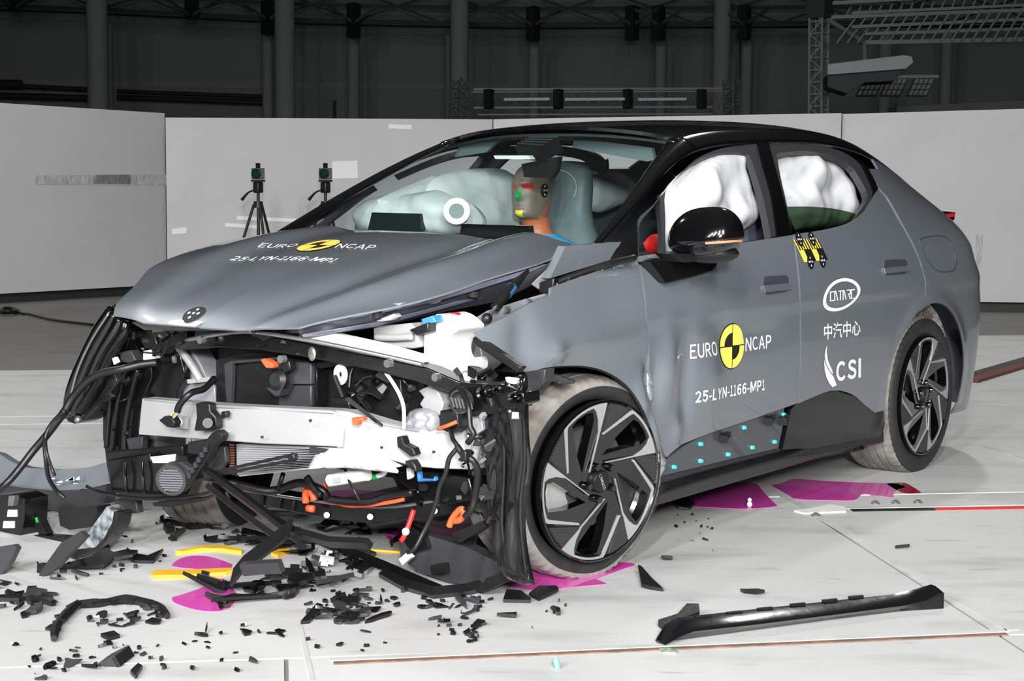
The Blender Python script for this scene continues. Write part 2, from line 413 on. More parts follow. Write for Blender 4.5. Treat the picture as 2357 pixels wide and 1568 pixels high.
def roofS(x, v):
    x = np.asarray(x, float); v = np.asarray(v, float); ye = f_ye(x); ze = f_ze(x); zc = f_zc(x)
    return np.stack([x - 0.10*(1-np.minimum(np.abs(v), 1)**2)*np.clip((1.6-x)/0.43, 0, 1), -v*ye*-1*1.0*-1 if False else v*(-ye), ze+(zc-ze)*(1-np.abs(v)**2.6)], -1)
def W(u, v):
    """windscreen: u 0 base .. 1 header, v -1 (left) .. 1"""
    u = np.asarray(u, float); v = np.asarray(v, float); hw = 0.745+(0.545-0.745)*u
    xe = 0.42+(1.17-0.42)*u; z = 1.075+(1.452-1.075)*u + 0.030*4*u*(1-u)*0.5
    return np.stack([xe-(0.17-0.07*u)*(1-np.abs(v)**2.0), v*hw, z+0.035*u*(1-np.abs(v)**2)], -1)
# hood: height over (x, y)
H0 = spline([-0.74, -0.70, -0.62, -0.5, -0.25, 0.0, 0.25, 0.45], [0.838, 0.866, 0.905, 0.945, 1.015, 1.066, 1.102, 1.116])
f_hl = spline([-0.72, -0.5, -0.25, 0.02, 0.2, 0.35], [-0.37, -0.62, -0.74, -0.78, -0.735, -0.70])   # left edge y
f_hr = spline([-0.72, -0.64, -0.45, -0.32, -0.12, 0.09, 0.40], [0.44, 0.50, 0.62, 0.72, 0.78, 0.80, 0.76])
def Hd(x, v):
    """v: -1 left edge .. 1 right edge"""
    x = np.asarray(x, float); v = np.asarray(v, float); yl = f_hl(x); yr = f_hr(x); y = np.where(v < 0, -v*yl, v*yr)
    a = np.abs(v); drop = 0.008*a**2 + np.clip((a-0.68)/0.32, 0, 1.2)**1.6*np.where(v < 0, 0.008, 0.048)
    crest = 0.016*np.exp(-((a-0.66)/0.14)**2) - 0.012*np.exp(-((a-0.48)/0.14)**2)
    kf = np.clip((x+0.70)/0.35, 0, 1); drop = drop*np.where(v < 0, kf, 0.25+0.25*kf) + 0.004*a
    z = H0(x) - drop + crest*np.clip((x+0.75)/0.3, 0, 1)*np.where(v < 0, 1.25, 0.6)
    z = z + 0.006*np.sin(x*9+v*3)*np.clip((0.2-x), 0, 1)*(v < 0)
    return np.stack([x, y, z], -1)
GH = (np.linspace(-0.75, 0.45, 40), np.linspace(-1.05, 1.05, 40))
GW = (np.linspace(-0.05, 1.05, 30), np.linspace(-1.05, 1.05, 30))
def so(P, **k): return smooth_outline(P, **k)
# -------- painted side panels, outlines read from the photo
def wavy(bumps):
    def F(x, z):
        P = S(x, z); d = 0
        for cx, cz, sx, sz, a in bumps: d = d + a*np.exp(-((x-cx)/sx)**2-((z-cz)/sz)**2)
        P[..., 1] = P[..., 1] - d
        return P
    return F
def dents(px): return [tuple(side([(p[0], p[1])])[0])+tuple(p[2:]) for p in px]
fender_px = [(1465, 591), (1440, 600), (1380, 622), (1300, 650), (1268, 662), (1266, 680), (1220, 698), (1150, 736), (1088, 765), (1100, 778), (1140, 808), (1180, 838), (1210, 856),
             (1255, 847), (1290, 843), (1335, 842), (1380, 850), (1420, 869), (1455, 900), (1482, 945), (1503, 1000), (1519, 1055), (1532, 1063), (1518, 1020), (1502, 960), (1492, 900), (1491, 830), (1487, 760), (1482, 690), (1474, 635)]
fd = dents([(1500, 1000, 0.06, 0.12, 0.03), (1340, 790, 0.30, 0.05, 0.022), (1200, 800, 0.05, 0.10, -0.02), (1270, 815, 0.05, 0.04, 0.02), (1470, 930, 0.05, 0.08, 0.03), (1490, 880, 0.02, 0.06, -0.04), (1400, 700, 0.16, 0.1, -0.006)])
Sf = wavy(fd)
def sidef(px): return invert(Sf, px, GS)
fender = panel('front_fender', Sf, sidef(so(fender_px)), PAINT, car, step=0.022, thick=0.008)
door_px = [(1470, 590), (1560, 578), (1640, 567), (1720, 557), (1824, 541), (1829, 580), (1837, 650), (1840, 720), (1840, 800), (1838, 860), (1834, 929),
           (1800, 941), (1740, 962), (1680, 982), (1620, 1002), (1560, 1030), (1536, 1052), (1528, 1045), (1514, 985), (1500, 920), (1495, 860), (1494, 800), (1491, 760), (1486, 690), (1478, 635)]
ddn = dents([(1540, 850, 0.05, 0.12, 0.020), (1580, 900, 0.045, 0.16, -0.024), (1640, 880, 0.08, 0.12, 0.014), (1508, 900, 0.03, 0.08, -0.022), (1600, 770, 0.10, 0.05, 0.010), (1750, 770, 0.15, 0.04, -0.008), (1560, 990, 0.04, 0.06, 0.02), (1660, 800, 0.06, 0.10, -0.008)])
Sd = wavy(ddn)
def sided(px): return invert(Sd, px, GS)
fdoor = panel('front_door', Sd, side(so(door_px)), PAINT, car, step=0.022, thick=0.010)
rdoor_px = [(1828, 540), (1900, 528), (1950, 514), (1985, 490), (2004, 462), (2021, 436), (2039, 457), (2068, 508), (2097, 560), (2117, 607), (2128, 645), (2128, 680), (2124, 707), (2108, 725), (2093, 748), (2066, 797), (2048, 850), (2039, 904), (2035, 945),
            (2013, 950), (1990, 932), (1968, 912), (1945, 902), (1926, 899), (1897, 904), (1838, 929), (1842, 860), (1844, 800), (1844, 720), (1841, 650), (1833, 580)]
rdoor = panel('rear_door', S, side(so(rdoor_px)), PAINT, car, step=0.025, thick=0.010)
arch_ab = [(2.755+.418*math.cos(math.radians(a)), .345+.418*math.sin(math.radians(a))) for a in range(-18, 112, 8)]
quarter_px = [(2131, 680), (2131, 645), (2120, 604), (2100, 557), (2071, 504), (2042, 453), (2023, 432), (1996, 389), (2022, 389)]
_q = arch_ab + [tuple(v) for v in side(quarter_px)]
quarter_ab = _q + [(2.75, float(f_ze(2.75))-0.035), (3.0, float(f_ze(3.0))-0.035), (3.25, float(f_ze(3.25))-0.04), (3.45, float(f_ze(3.45))-0.045), (3.52, 1.09), (3.545, 1.0), (3.585, 0.9), (3.625, 0.8), (3.64, 0.7), (3.642, 0.5), (3.638, 0.36), (3.61, 0.26), (3.55, 0.215)]
quarter = panel('rear_quarter_panel', S, quarter_ab, PAINT, car, step=0.022, thick=0.010)
# -------- mirrored far side, closed panels of the same sheet metal
for nm, ab in (('front_door', side(so(door_px))), ('rear_door', side(so(rdoor_px))), ('rear_quarter_panel', quarter_ab)): panel(nm, S, ab, PAINT, car, step=0.05, thick=0.010, mirror=True)
# -------- hood with its inner panel
hv = [(-0.700, -1.0), (-0.722, -0.5), (-0.735, 0), (-0.735, 0.6), (-0.70, 0.97), (-0.64, 1.0), (-0.45, 1), (-0.32, 1), (-0.12, 1), (0.09, 1), (0.25, 1), (0.40, 1.0), (0.385, 0.6), (0.33, 0.2), (0.31, -0.2), (0.33, -0.5), (0.34, -0.8), (0.30, -0.95), (0.20, -1), (0.02, -1), (-0.25, -1), (-0.5, -1)]
hood = panel('hood', Hd, hv, PAINT, car, step=0.03, thick=0.006, ref=(0, 0, 0.5))
# -------- roof, pillars, windscreen
roof = panel('roof', roofS, [(1.17, -0.97), (1.17, -0.5), (1.17, 0), (1.17, 0.5), (1.17, 0.97), (1.6, 0.97), (2.1, 0.97), (2.6, 0.97), (3.0, 0.97), (3.4, 0.97), (3.6, 0.97), (3.6, 0.5), (3.6, 0), (3.6, -0.5), (3.6, -0.97), (3.4, -0.97), (3.0, -0.97), (2.6, -0.97), (2.1, -0.97), (1.6, -0.97)], GLOSS, car, step=0.05, thick=0.014)
def rail(sgn, x0, x1, n=50, lo=0.90):
    V = []; F = []; xs = np.linspace(x0, x1, n); K = 9
    for x in xs:
        ze = f_ze(x); zb = 1.0
        p0 = S(x, zb+(ze-zb)*lo); p2 = roofS(np.array(x), np.array(-0.93)); p1 = np.array([x, f_ye(x), ze+0.004])
        for k in range(K):
            t = k/(K-1); q = p0*(1-t)**2+p1*2*t*(1-t)+p2*t*t; V.append(q*[1, sgn, 1])
    for i in range(n-1):
        for k in range(K-1): F.append((i*K+k, i*K+k+1, (i+1)*K+k+1, (i+1)*K+k))
    return V, F
def shell(name, V, F, m, parent, t=0.012):
    o = MB().add(V, F).build(name, m, parent, True); s = o.modifiers.new('thickness', 'SOLIDIFY'); s.thickness = t; s.offset = -1; return o
for sg in (1, -1): shell('roof_rail', *rail(sg, 1.13, 3.40), GLOSS, car)
def apillar(sgn):
    V = []; F = []; n = 40; K = 11
    for i in range(n):
        u = -0.10+1.13*i/(n-1); p0 = W(np.array(u), np.array(-0.955)); 
        x = 0.30+0.90*(i/(n-1)); zt = f_ze(np.array(x)); lo = 0.86 + 0.04*(i/(n-1))
        zz = 1.0+(zt-1.0)*lo; p2 = S(np.array(x), np.array(zz)); p1 = np.array([x-0.01, f_ye(np.array(x))-0.006, zt+0.012])
        p1 = p1
        for k in range(K):
            t = k/(K-1); q = p0*(1-t)**2+p1*2*t*(1-t)+p2*t*t; V.append(q*[1, sgn, 1])
    for i in range(n-1):
        for k in range(K-1): F.append((i*K+k, i*K+k+1, (i+1)*K+k+1, (i+1)*K+k))
    return V, F
for sg in (1, -1): shell('a_pillar', *apillar(sg), GLOSS, car)
def glass(name, rgb, tint, rough=0.0):
    m = bpy.data.materials.new(name); m.use_nodes = True; nt = m.node_tree; nt.nodes.clear()
    o = nt.nodes.new('ShaderNodeOutputMaterial'); tr = nt.nodes.new('ShaderNodeBsdfTransparent'); tr.inputs[0].default_value = tint+(1,)
    gl = nt.nodes.new('ShaderNodeBsdfGlossy'); gl.inputs['Roughness'].default_value = rough; gl.inputs['Color'].default_value = (0.95, 1, 0.98, 1)
    lw = nt.nodes.new('ShaderNodeLayerWeight'); lw.inputs[0].default_value = 0.5; mx = nt.nodes.new('ShaderNodeMixShader')
    pw = nt.nodes.new('ShaderNodeMath'); pw.operation = 'POWER'; pw.inputs[1].default_value = 5.0; ma = nt.nodes.new('ShaderNodeMath'); ma.operation = 'MULTIPLY_ADD'; ma.inputs[1].default_value = 0.94; ma.inputs[2].default_value = 0.06
    nt.links.new(lw.outputs['Facing'], pw.inputs[0]); nt.links.new(pw.outputs[0], ma.inputs[0]); nt.links.new(ma.outputs[0], mx.inputs[0]); nt.links.new(tr.outputs[0], mx.inputs[1]); nt.links.new(gl.outputs[0], mx.inputs[2]); nt.links.new(mx.outputs[0], o.inputs[0])
    MATS[name] = m; return m
GLASS = glass('windscreen_glass', None, (0.80, 0.89, 0.865)); DGLASS = glass('dark_green_glass', None, (0.10, 0.17, 0.10))
wpoly = [(-0.05, -0.97), (0.3, -0.97), (0.7, -0.97), (1.0, -0.97), (1.0, -0.5), (1.0, 0), (1.0, 0.5), (1.0, 0.97), (0.7, 0.97), (0.3, 0.97), (-0.05, 0.97), (-0.05, 0.5), (-0.05, 0), (-0.05, -0.5)]
ws = panel('windscreen', W, wpoly, GLASS, car, step=0.05, thick=0)
# -------- side window frames
front_open = [(1533, 579), (1533, 500), (1533, 440), (1562, 405), (1602, 371), (1646, 353), (1690, 348), (1712, 349), (1728, 360), (1742, 400), (1757, 450), (1768, 500), (1777, 546), (1660, 563), (1580, 574)]
front_outer = [(1466, 590), (1466, 511), (1500, 474), (1530, 441), (1566, 400), (1602, 366), (1646, 345), (1691, 335), (1742, 330), (1758, 385), (1775, 450), (1790, 543), (1700, 559), (1600, 573)]
tri_open = [(1473, 588), (1473, 514), (1521, 455), (1527, 520), (1529, 579)]
fr = panel('door_frame', S, side(so(front_outer, res=3)), DARK, car, holes=[side(so(front_open, res=3)), side(so(tri_open, res=3))], step=0.03, thick=0.03, offset=-0.004)
tri = panel('quarter_light', S, side(tri_open), GLASS, car, step=0.05, thick=0, offset=-0.012)
rear_open = [(1826, 538), (1816, 484), (1798, 404), (1789, 352), (1830, 347), (1870, 347), (1923, 358), (1959, 380), (1982, 412), (1999, 449), (1990, 472), (1977, 489), (1959, 513), (1914, 527), (1870, 533)]
rear_outer = [(1824, 541), (1805, 460), (1785, 385), (1770, 331), (1830, 330), (1880, 333), (1935, 346), (1972, 368), (1996, 400), (2012, 437), (1995, 474), (1975, 500), (1950, 517), (1900, 530)]
panel('door_frame', S, side(so(rear_outer, res=3)), DARK, car, holes=[side(so(rear_open, res=3))], step=0.03, thick=0.03, offset=-0.004)
panel('door_frame', S, side(so(front_outer, res=3)), DARK, car, holes=[side(so(front_open, res=3)), side(so(tri_open, res=3))], step=0.06, thick=0.03, offset=-0.004, mirror=True)
panel('door_frame', S, side(so(rear_outer, res=3)), DARK, car, holes=[side(so(rear_open, res=3))], step=0.06, thick=0.03, offset=-0.004, mirror=True)
bp_px = [(1742, 329), (1768, 329), (1783, 385), (1803, 460), (1823, 541), (1788, 546), (1774, 450), (1756, 385)]
for mi in (False, True): panel('b_pillar', S, side(so(bp_px, res=2)), GLOSS, car, step=0.04, thick=0.012, offset=0.003, mirror=mi)
cp_px = [(1975, 366), (1998, 388), (2021, 434), (2011, 444), (1994, 402)]
for mi in (False, True): panel('c_pillar', S, side(cp_px), GLOSS, car, step=0.04, thick=0.012, offset=0.002, mirror=mi)
rg = [(1824, 539), (1815, 472), (1870, 472), (1920, 476), (1960, 484), (1977, 490), (1959, 513), (1914, 528), (1870, 534)]
panel('rear_door_glass', S, side(so(rg, res=3)), DGLASS, car, step=0.05, thick=0, offset=-0.015)['label'] = 'dark green half-lowered window glass'
sail = [(1404, 600), (1440, 545), (1467, 510), (1468, 590), (1440, 594)]
panel('mirror_sail', S, side(sail), GLOSS, car, step=0.04, thick=0.01, offset=0.001)
cowl = [(1300, 566), (1430, 557), (1406, 599), (1266, 640)]
# ================================================================== wheels
WHEELS = []
def pol(r, a): return np.array([r*math.cos(math.radians(a)), r*math.sin(math.radians(a))])
def wheel(c, steer, camber, rot, sgn, flat=False, detail=True):
    R = np.array(Matrix.Rotation(math.radians(steer), 3, 'Z') @ Matrix.Rotation(math.radians(camber), 3, 'X')); c = np.asarray(c, float)
    def T(P): P = np.asarray(P, float)*[1, sgn, 1]; return P@R.T + c
    def poly_mb(mb, pts2, y0, y1): return mb.prism(T([(p[0], y0, p[1]) for p in pts2]), (T([(0, y1, 0)])-T([(0, y0, 0)]))[0])
    ax = R@np.array([0, sgn*1.0, 0])
    def rot2(P, k): a = math.radians(rot+72*k); ca, sa = math.cos(a), math.sin(a); return [np.array([p[0]*ca-p[1]*sa, p[0]*sa+p[1]*ca]) for p in P]
    # spoke plate with five windows, rim lip and barrel (depth runs inwards along +y)
    hole = [pol(.238, 15), pol(.243, 22), pol(.243, 32), pol(.238, 38.5), pol(.215, 41), pol(.16, 49), pol(.085, 70), pol(.12, 36), pol(.21, 14.5)]
    n = 80; outer = [pol(.255, 360*i/n) for i in range(n)]
    P, F = fill(outer, [rot2(hole, k) for k in range(5)], 0.03)
    dish = lambda p: 0.012*max(0, 1-np.hypot(*p)/0.2)
    if False: pass
    m0 = MB(); N = len(P); V = [(p[0], 0.008+dish(p), p[1]) for p in P]+[(p[0], 0.045+dish(p), p[1]) for p in P]; cnt = {}
    for f in F:
        for i in range(3): cnt[(f[i], f[(i+1) % 3])] = 1
    m0.add(T(V), list(F)+[tuple(i+N for i in reversed(f)) for f in F]+[(b, a, a+N, b+N) for a, b in cnt if (b, a) not in cnt])
    m0.revolve([(.255, .010), (.262, .002), (.268, .004), (.266, .03), (.235, .06), (.225, .20), (.262, .215)], T([(0, 0, 0)])[0], ax, 64)
    w = m0.build('wheel', GLOSS, car, 'auto')
    # machined silver outlines
    for k in range(5):
        sv = MB()
        A = pol(.262, 0); B = pol(.063, 58); d = (B-A)/np.linalg.norm(B-A); nn = np.array([d[1], -d[0]]); nn = nn if nn@pol(1, 30) > 0 else -nn
        pts = [A, B, B+nn*.003, A+(B-A)*.45+nn*.0045, pol(.205, 9.6), pol(.236, 11.5)]+[pol(.2515, a) for a in (14, 20, 26, 31, 36, 42)]+[pol(.243, 44.2), pol(.155, 75.0), pol(.160, 77), pol(.253, 46.3)]+[pol(.262, a) for a in (44, 38, 32, 26, 20, 14, 8)]
        poly_mb(sv, rot2(pts, k), 0.005, 0.010); sv.build('silver_trim', SILVER, w, False)
    # ribbed inserts
    for k in range(5):
        rb = MB(); e0 = pol(.254, 49.5); e1 = pol(.164, 78.5); tip = pol(.254, 70)
        for j in range(9):
            s = (j+.4)/9; a0 = pol(.254, 49.5+20.5*s); a1 = a0+(e1-e0)*(1-s)*.98; dd = (e1-e0)/np.linalg.norm(e1-e0); q = np.array([dd[1], -dd[0]])*.0036
            poly_mb(rb, rot2([a0-q, a1-q, a1+q, a0+q], k), 0.001, 0.012)
        poly_mb(rb, rot2([e0, e1, pol(.178, 80), tip], k), 0.006, 0.014)
        rb.build('ribbed_insert', DARK, w, False)
    # hub cap and lug nuts
    cp = MB().revolve([(0, .0), (.034, .0), (.038, .006), (.038, .02)], T([(0, 0, 0)])[0], ax, 32); cp.build('center_cap', BLACK, w)
    for k in range(5):
        q = pol(.058, rot+30+72*k); p = T([(q[0], -0.006, q[1])])[0]; MB().revolve([(0, 0), (.010, 0), (.0125, .004), (.0135, .022)], p, ax, 16).build('lug_nut', GLOSS, w)
    # brake disc and caliper
    MB().revolve([(.02, .075), (.17, .075), (.17, .10), (.02, .10)], T([(0, 0, 0)])[0], ax, 48).build('brake_disc', STEEL, w)
    ca = MB(); pts = [pol(.115, a) for a in (165, 178, 191, 204, 217)]+[pol(.205, a) for a in (217, 204, 191, 178, 165)]
    poly_mb(ca, pts, 0.05, 0.13); ca.build('brake_caliper', SILVER if detail else STEEL, w, 'auto', bevel=0.008)
    # tyre
    n = 180
    prof = [(.262, .012), (.270, .0), (.290, -.010), (.318, -.014), (.338, -.006), (.347, .006), (.351, .022)]
    if flat: prof = [(.262+(r-.262)*.86, y) for r, y in prof]
    kk = .86 if flat else 1
    g = []
    for y0 in (.055, .095, .135, .175): g += [(.262+(r-.262)*kk, y) for r, y in ((.3525, y0-.007), (.3455, y0-.005), (.3455, y0+.005), (.3525, y0+.007))]
    prof = prof+g+[(.351-.012*flat, .212), (.345, .232), (.318, .246), (.285, .236), (.258, .215)]
    ty = MB(); V = []
    for i in range(n):
        a = 2*math.pi*i/n
        for j, (r, y) in enumerate(prof):
            rr = r - (0.004 if (i % 3 == 0 and 4 <= j <= 6) else 0); V.append((rr*math.cos(a), y, rr*math.sin(a)))
    V = T(np.array(V)+[0, .048 if flat else .022, 0]); z0 = V[:, 2].copy(); low = np.clip((0.05-z0)/0.05, 0, 1) if flat else np.clip((0.02-z0)/0.02, 0, 1)
    V[:, 1] += sgn*-1*low*(0.018 if flat else .004)*np.where((V-c)@ax < 0.1, 1, -1); V[:, 2] = np.maximum(V[:, 2], 0.004)
    m = len(prof); F = [(i*m+j, i*m+j+1, ((i+1) % n)*m+j+1, ((i+1) % n)*m+j) for i in range(n) for j in range(m-1)]
    o = MB().add(V, F).build('tire', RUBBER, w, 'auto')
    o.data.materials.append(TREAD); mi = np.array([1 if j >= (3 if flat else 5) and j < m-4 else 0 for i in range(n) for j in range(m-1)], dtype=np.int32)
    o.data.polygons.foreach_set('material_index', mi)
    WHEELS.append((w, T)); return w
wheel((.20, -.88, .325), -11.5, 3, 87.4, 1, flat=True)
wheel((2.756, -.905, .346), 0, 0, 62, 1)
wheel((-.02, .880, .346), 24, 0, 40, -1)
wheel((2.756, .905, .346), 0, 0, 10, -1)
# ================================================================== lower body
sill_px = [(1520, 1100), (1534, 1064), (1580, 1030), (1628, 1002), (1690, 980), (1750, 960), (1812, 939), (1808, 985), (1797, 1034), (1700, 1056), (1600, 1081)]
panel('sill_panel', S, side(sill_px), mat('grey_sill_metal', (74, 78, 84), 0.4, 0.3, 0.5), car, step=0.04, thick=0.01, offset=-0.012)
sr = MB()
for px in [(1556, 1076), (1617, 1062), (1680, 1047), (1736, 1031), (1787, 1018), (1617, 1023), (1717, 985), (1808, 955)]:
    p = S(*side([px])[0]); sr.cyl(p+[0, .012, 0], p+[0, -.0, 0], .009, .007, 12)
    sr.build('panel_clip', TEAL, car); sr = MB()
for px in [(1666, 1008), (1770, 968), (1803, 968)]:
    p = S(*side([px])[0]); MB().box(p, (.03, .03, .025), basis((1, .4, .3))).box(p+[.012, -.01, .012], (.014, .02, .02)).build('panel_clip', BLACK, car)['label'] = 'broken black clip'
for px in [(1645, 1012), (1760, 990), (1690, 1000)]:
    s4 = [(px[0]-18, px[1]+12), (px[0]+14, px[1]-2), (px[0]+16, px[1]-14), (px[0]-16, px[1]-1)]
clad = [(1836, 929), (1897, 905), (1926, 900), (1968, 913), (2013, 950), (2036, 947), (2036, 1005), (1960, 1016), (1870, 1033), (1803, 1036), (1822, 945)]
panel('rear_sill_cladding', S, side(clad), SHINY, car, step=0.04, thick=0.015, offset=-0.004)
panel('rear_sill_cladding', S, side(clad), SHINY, car, step=0.06, thick=0.015, offset=-0.004, mirror=True)
slab('sill_lip', [(1516, 1118), (1600, 1092), (1700, 1066), (1800, 1040), (1870, 1030), (1960, 1014), (2034, 1003), (2034, 1018), (1965, 1028), (1870, 1046), (1800, 1056), (1700, 1083), (1600, 1112), (1516, 1140)], BLACK, car, y=-0.86, depth=0.05)
slab('underbody_panel', [(1516, 1125), (1600, 1100), (1700, 1072), (1800, 1048), (1900, 1030), (2010, 1016), (2010, 1030), (1900, 1052), (1790, 1070), (1700, 1098), (1600, 1128), (1520, 1150), (1500, 1190), (1490, 1180)], SHINY, car, y=-0.74, vec=(0, 1.40, 0))
for sg in (1, -1): MB().box((1.3, sg*.80, .25), (2.0, .10, .14)).build('sill_beam', DARK, car, bevel=.01)
MB().box((1.45, 0, .235), (2.3, 1.5, .06)).box((3.0, 0, .30), (1.1, 1.3, .06)).build('floor_pan', BLACK, car, bevel=.01)
MB().box((.46, 0, .66), (.05, 1.5, .70)).box((.36, 0, 1.0), (.20, 1.46, .05)).build('firewall', DARK, car, bevel=.01)
tg = MB(); zs = np.linspace(.24, 1.12, 12)
for i in range(11):
    for j in range(10):
        f = lambda a, z: (3.635-.06*(a*2)**4*.3-max(0, z-.76)*.34, a*1.36, z)
        y0, y1 = -.5+j/10, -.5+(j+1)/10; tg.add([f(y0, zs[i]), f(y1, zs[i]), f(y1, zs[i+1]), f(y0, zs[i+1])], [(0, 1, 2, 3)])
tg.build('tailgate', PAINT, car)
# arch liners
LIN = mat('speckled_arch_liner', (178, 168, 162), 0.95, noise_amt=.6, noise_scale=60, rgb2=(104, 96, 92))
def liner(name, cx, y0, y1, a0, a1, r, m):
    mb = MB(); n = 24; V = []
    for i in range(n+1):
        a = math.radians(a0+(a1-a0)*i/n)
        for y in np.linspace(y0, y1, 6): V.append((cx+r*math.cos(a), y, .345+r*math.sin(a)))
    F = [(i*6+j, i*6+j+1, (i+1)*6+j+1, (i+1)*6+j) for i in range(n) for j in range(5)]
    V += [(cx, y1, .345)]; F += [(i*6+5, (i+1)*6+5, len(V)-1) for i in range(n)]
    return shell(name, mb.add(V, F).V, mb.F, m, car, .008)
liner('arch_liner', 2.755, -.84, -.60, -18, 200, .43, LIN); liner('arch_liner', 2.755, .84, .60, -18, 200, .43, LIN)
liner('arch_liner', 0.10, -.86, -.58, -8, 118, .405, BLACK); liner('arch_liner', 0.0, .86, .58, -8, 200, .405, BLACK)
panel('bumper_corner', S, [(3.54, .22), (3.58, .215), (3.63, .26), (3.63, .345), (3.59, .34), (3.55, .33), (3.52, .30)], DARK, car, step=.03, thick=.01, offset=.004)
# arch lips
fa_px = [(1212, 856), (1255, 848), (1290, 844), (1335, 843), (1380, 851), (1420, 870), (1455, 901), (1482, 946), (1503, 1000), (1519, 1055)]
ra_ab = np.array(arch_ab+[tuple(v) for v in side([(2108, 726), (2093, 748), (2066, 797), (2048, 850), (2039, 904), (2035, 945)])])
for sf, ab in ((S, ra_ab), (Sf, invert(Sf, fa_px, GS))): MB().tube(sf(ab[:, 0], ab[:, 1])+[0, .008, 0], .004, 6, 4).build('arch_lip', BLACK, car)
# ================================================================== mirror, handles, lamps, fuel flap
mc = at(1625, 540, y=-1.02)
mm = MB(); n = 28; k = 18; V = []
for i in range(k+1):
    th = math.pi*i/k
    for j in range(n):
        ph = 2*math.pi*j/n; sx = np.sign(math.cos(ph))*abs(math.cos(ph))**.85; sy = np.sign(math.sin(ph))*abs(math.sin(ph))**.8
        zz = math.cos(th); zz = np.sign(zz)*abs(zz)**.9; rr = math.sin(th)**.75
        zz = zz if zz > 0 else zz*.80
        V.append(mc+np.array([.088*rr*sx*(1-.25*zz), .132*rr*sy*(1-.10*zz), .092*zz + .012*rr*sy*-1]))
F = [(i*n+j, (i+1)*n+j, (i+1)*n+(j+1) % n, i*n+(j+1) % n) for i in range(k) for j in range(n)]
mir = mm.add(V, F).build('door_mirror', GLOSS, car, True)
ind = [mc+np.array([-.089*math.cos(a)*1.0, .134*math.sin(a), -.030-.014*math.sin(a)]) for a in np.linspace(-1.5, -.35, 12)]
MB().strip([p+np.array([-.003, -.004, 0]) for p in ind], (0, 0, 1), .007, .010).build('turn_indicator', mat('amber_lens', (205, 120, 84), .2, 0, .5, bump=.4, bump_scale=200), mir)
MB().ball(mc+np.array([.02, 0, -.062]), .105, 20, (.7, 1.05, .33)).build('mirror_base', BLACK, mir)
slab('mirror_arm', [(1497, 604), (1520, 596), (1600, 589), (1660, 596), (1640, 622), (1600, 634), (1532, 650)], SHINY, car, y=-.92, vec=(0, .05, 0), depth=.05)
slab('mirror_arm', [(1560, 585), (1640, 585), (1652, 598), (1580, 604)], BLACK, car, y=-1.0, depth=.09)
for px in ([(1757, 641), (1762, 637), (1806, 634), (1813, 639), (1814, 665), (1808, 672), (1764, 679), (1756, 674)], [(2034, 604), (2039, 599), (2079, 597), (2086, 601), (2087, 624), (2081, 631), (2040, 634), (2033, 630)]):
    sf = Sd if px[0][0] < 1900 else S
    ab = invert(sf, px, GS); h = panel('door_handle', sf, ab, mat('handle_paint', (80, 86, 94), .25, .3, 1.0), car, step=.02, thick=.012, offset=.004)
    c0 = ab.mean(0); e = ab[ab[:, 1] < c0[1]+.01]
    x0, x1 = ab[:, 0].min(), ab[:, 0].max(); z0, z1 = ab[:, 1].min(), ab[:, 1].max()
    panel('handle_recess', sf, [(x0+.008, z0+.008), (x1-.008, z0+.008), (x1-.008, z0+(z1-z0)*.5), (x0+.008, z0+(z1-z0)*.5)], INNER, h, step=.03, thick=.006, offset=.008)
fl_px = [(2116, 552), (2130, 546), (2165, 543), (2183, 552), (2196, 578), (2200, 606), (2196, 622), (2180, 626), (2158, 624), (2142, 610), (2128, 588)]
ab = side(so(fl_px)); P3 = S(ab[:, 0], ab[:, 1])+[0, -.001, 0]; MB().tube(list(P3)+[P3[0]], .0022, 6, straight=True).build('charging_flap_seam', DARK, car)
wing = [(2118, 499), (2136, 489), (2150, 484), (2199, 489), (2197, 504), (2180, 527), (2165, 520), (2130, 514)]
tl = slab('tail_light', [(2118, 499, -.775), (2136, 489, -.75), (2150, 484, -.735), (2199, 489, -.70), (2197, 504, -.70), (2180, 527, -.72), (2165, 520, -.74), (2130, 514, -.765)], GLOSS, car, y=-.70, depth=.06, vec=(-.02, .25, .0))
slab('red_lamp', [(2147, 499), (2198, 491), (2198, 499), (2150, 505)], mat('red_tail_lamp', (225, 40, 38), .2, 0, .5), tl, y=-.745, depth=.02)['label'] = 'red tail lamp strip'
for x in (3.62,): MB().box((3.55, 0, 1.135), (.16, 1.2, .03)).build('spoiler', GLOSS, car, bevel=.01)
slab('cowl_side_trim', [(1302, 567), (1360, 562), (1430, 557), (1406, 599), (1340, 618), (1266, 641)], PAINT, car, y=-.80, depth=.03)
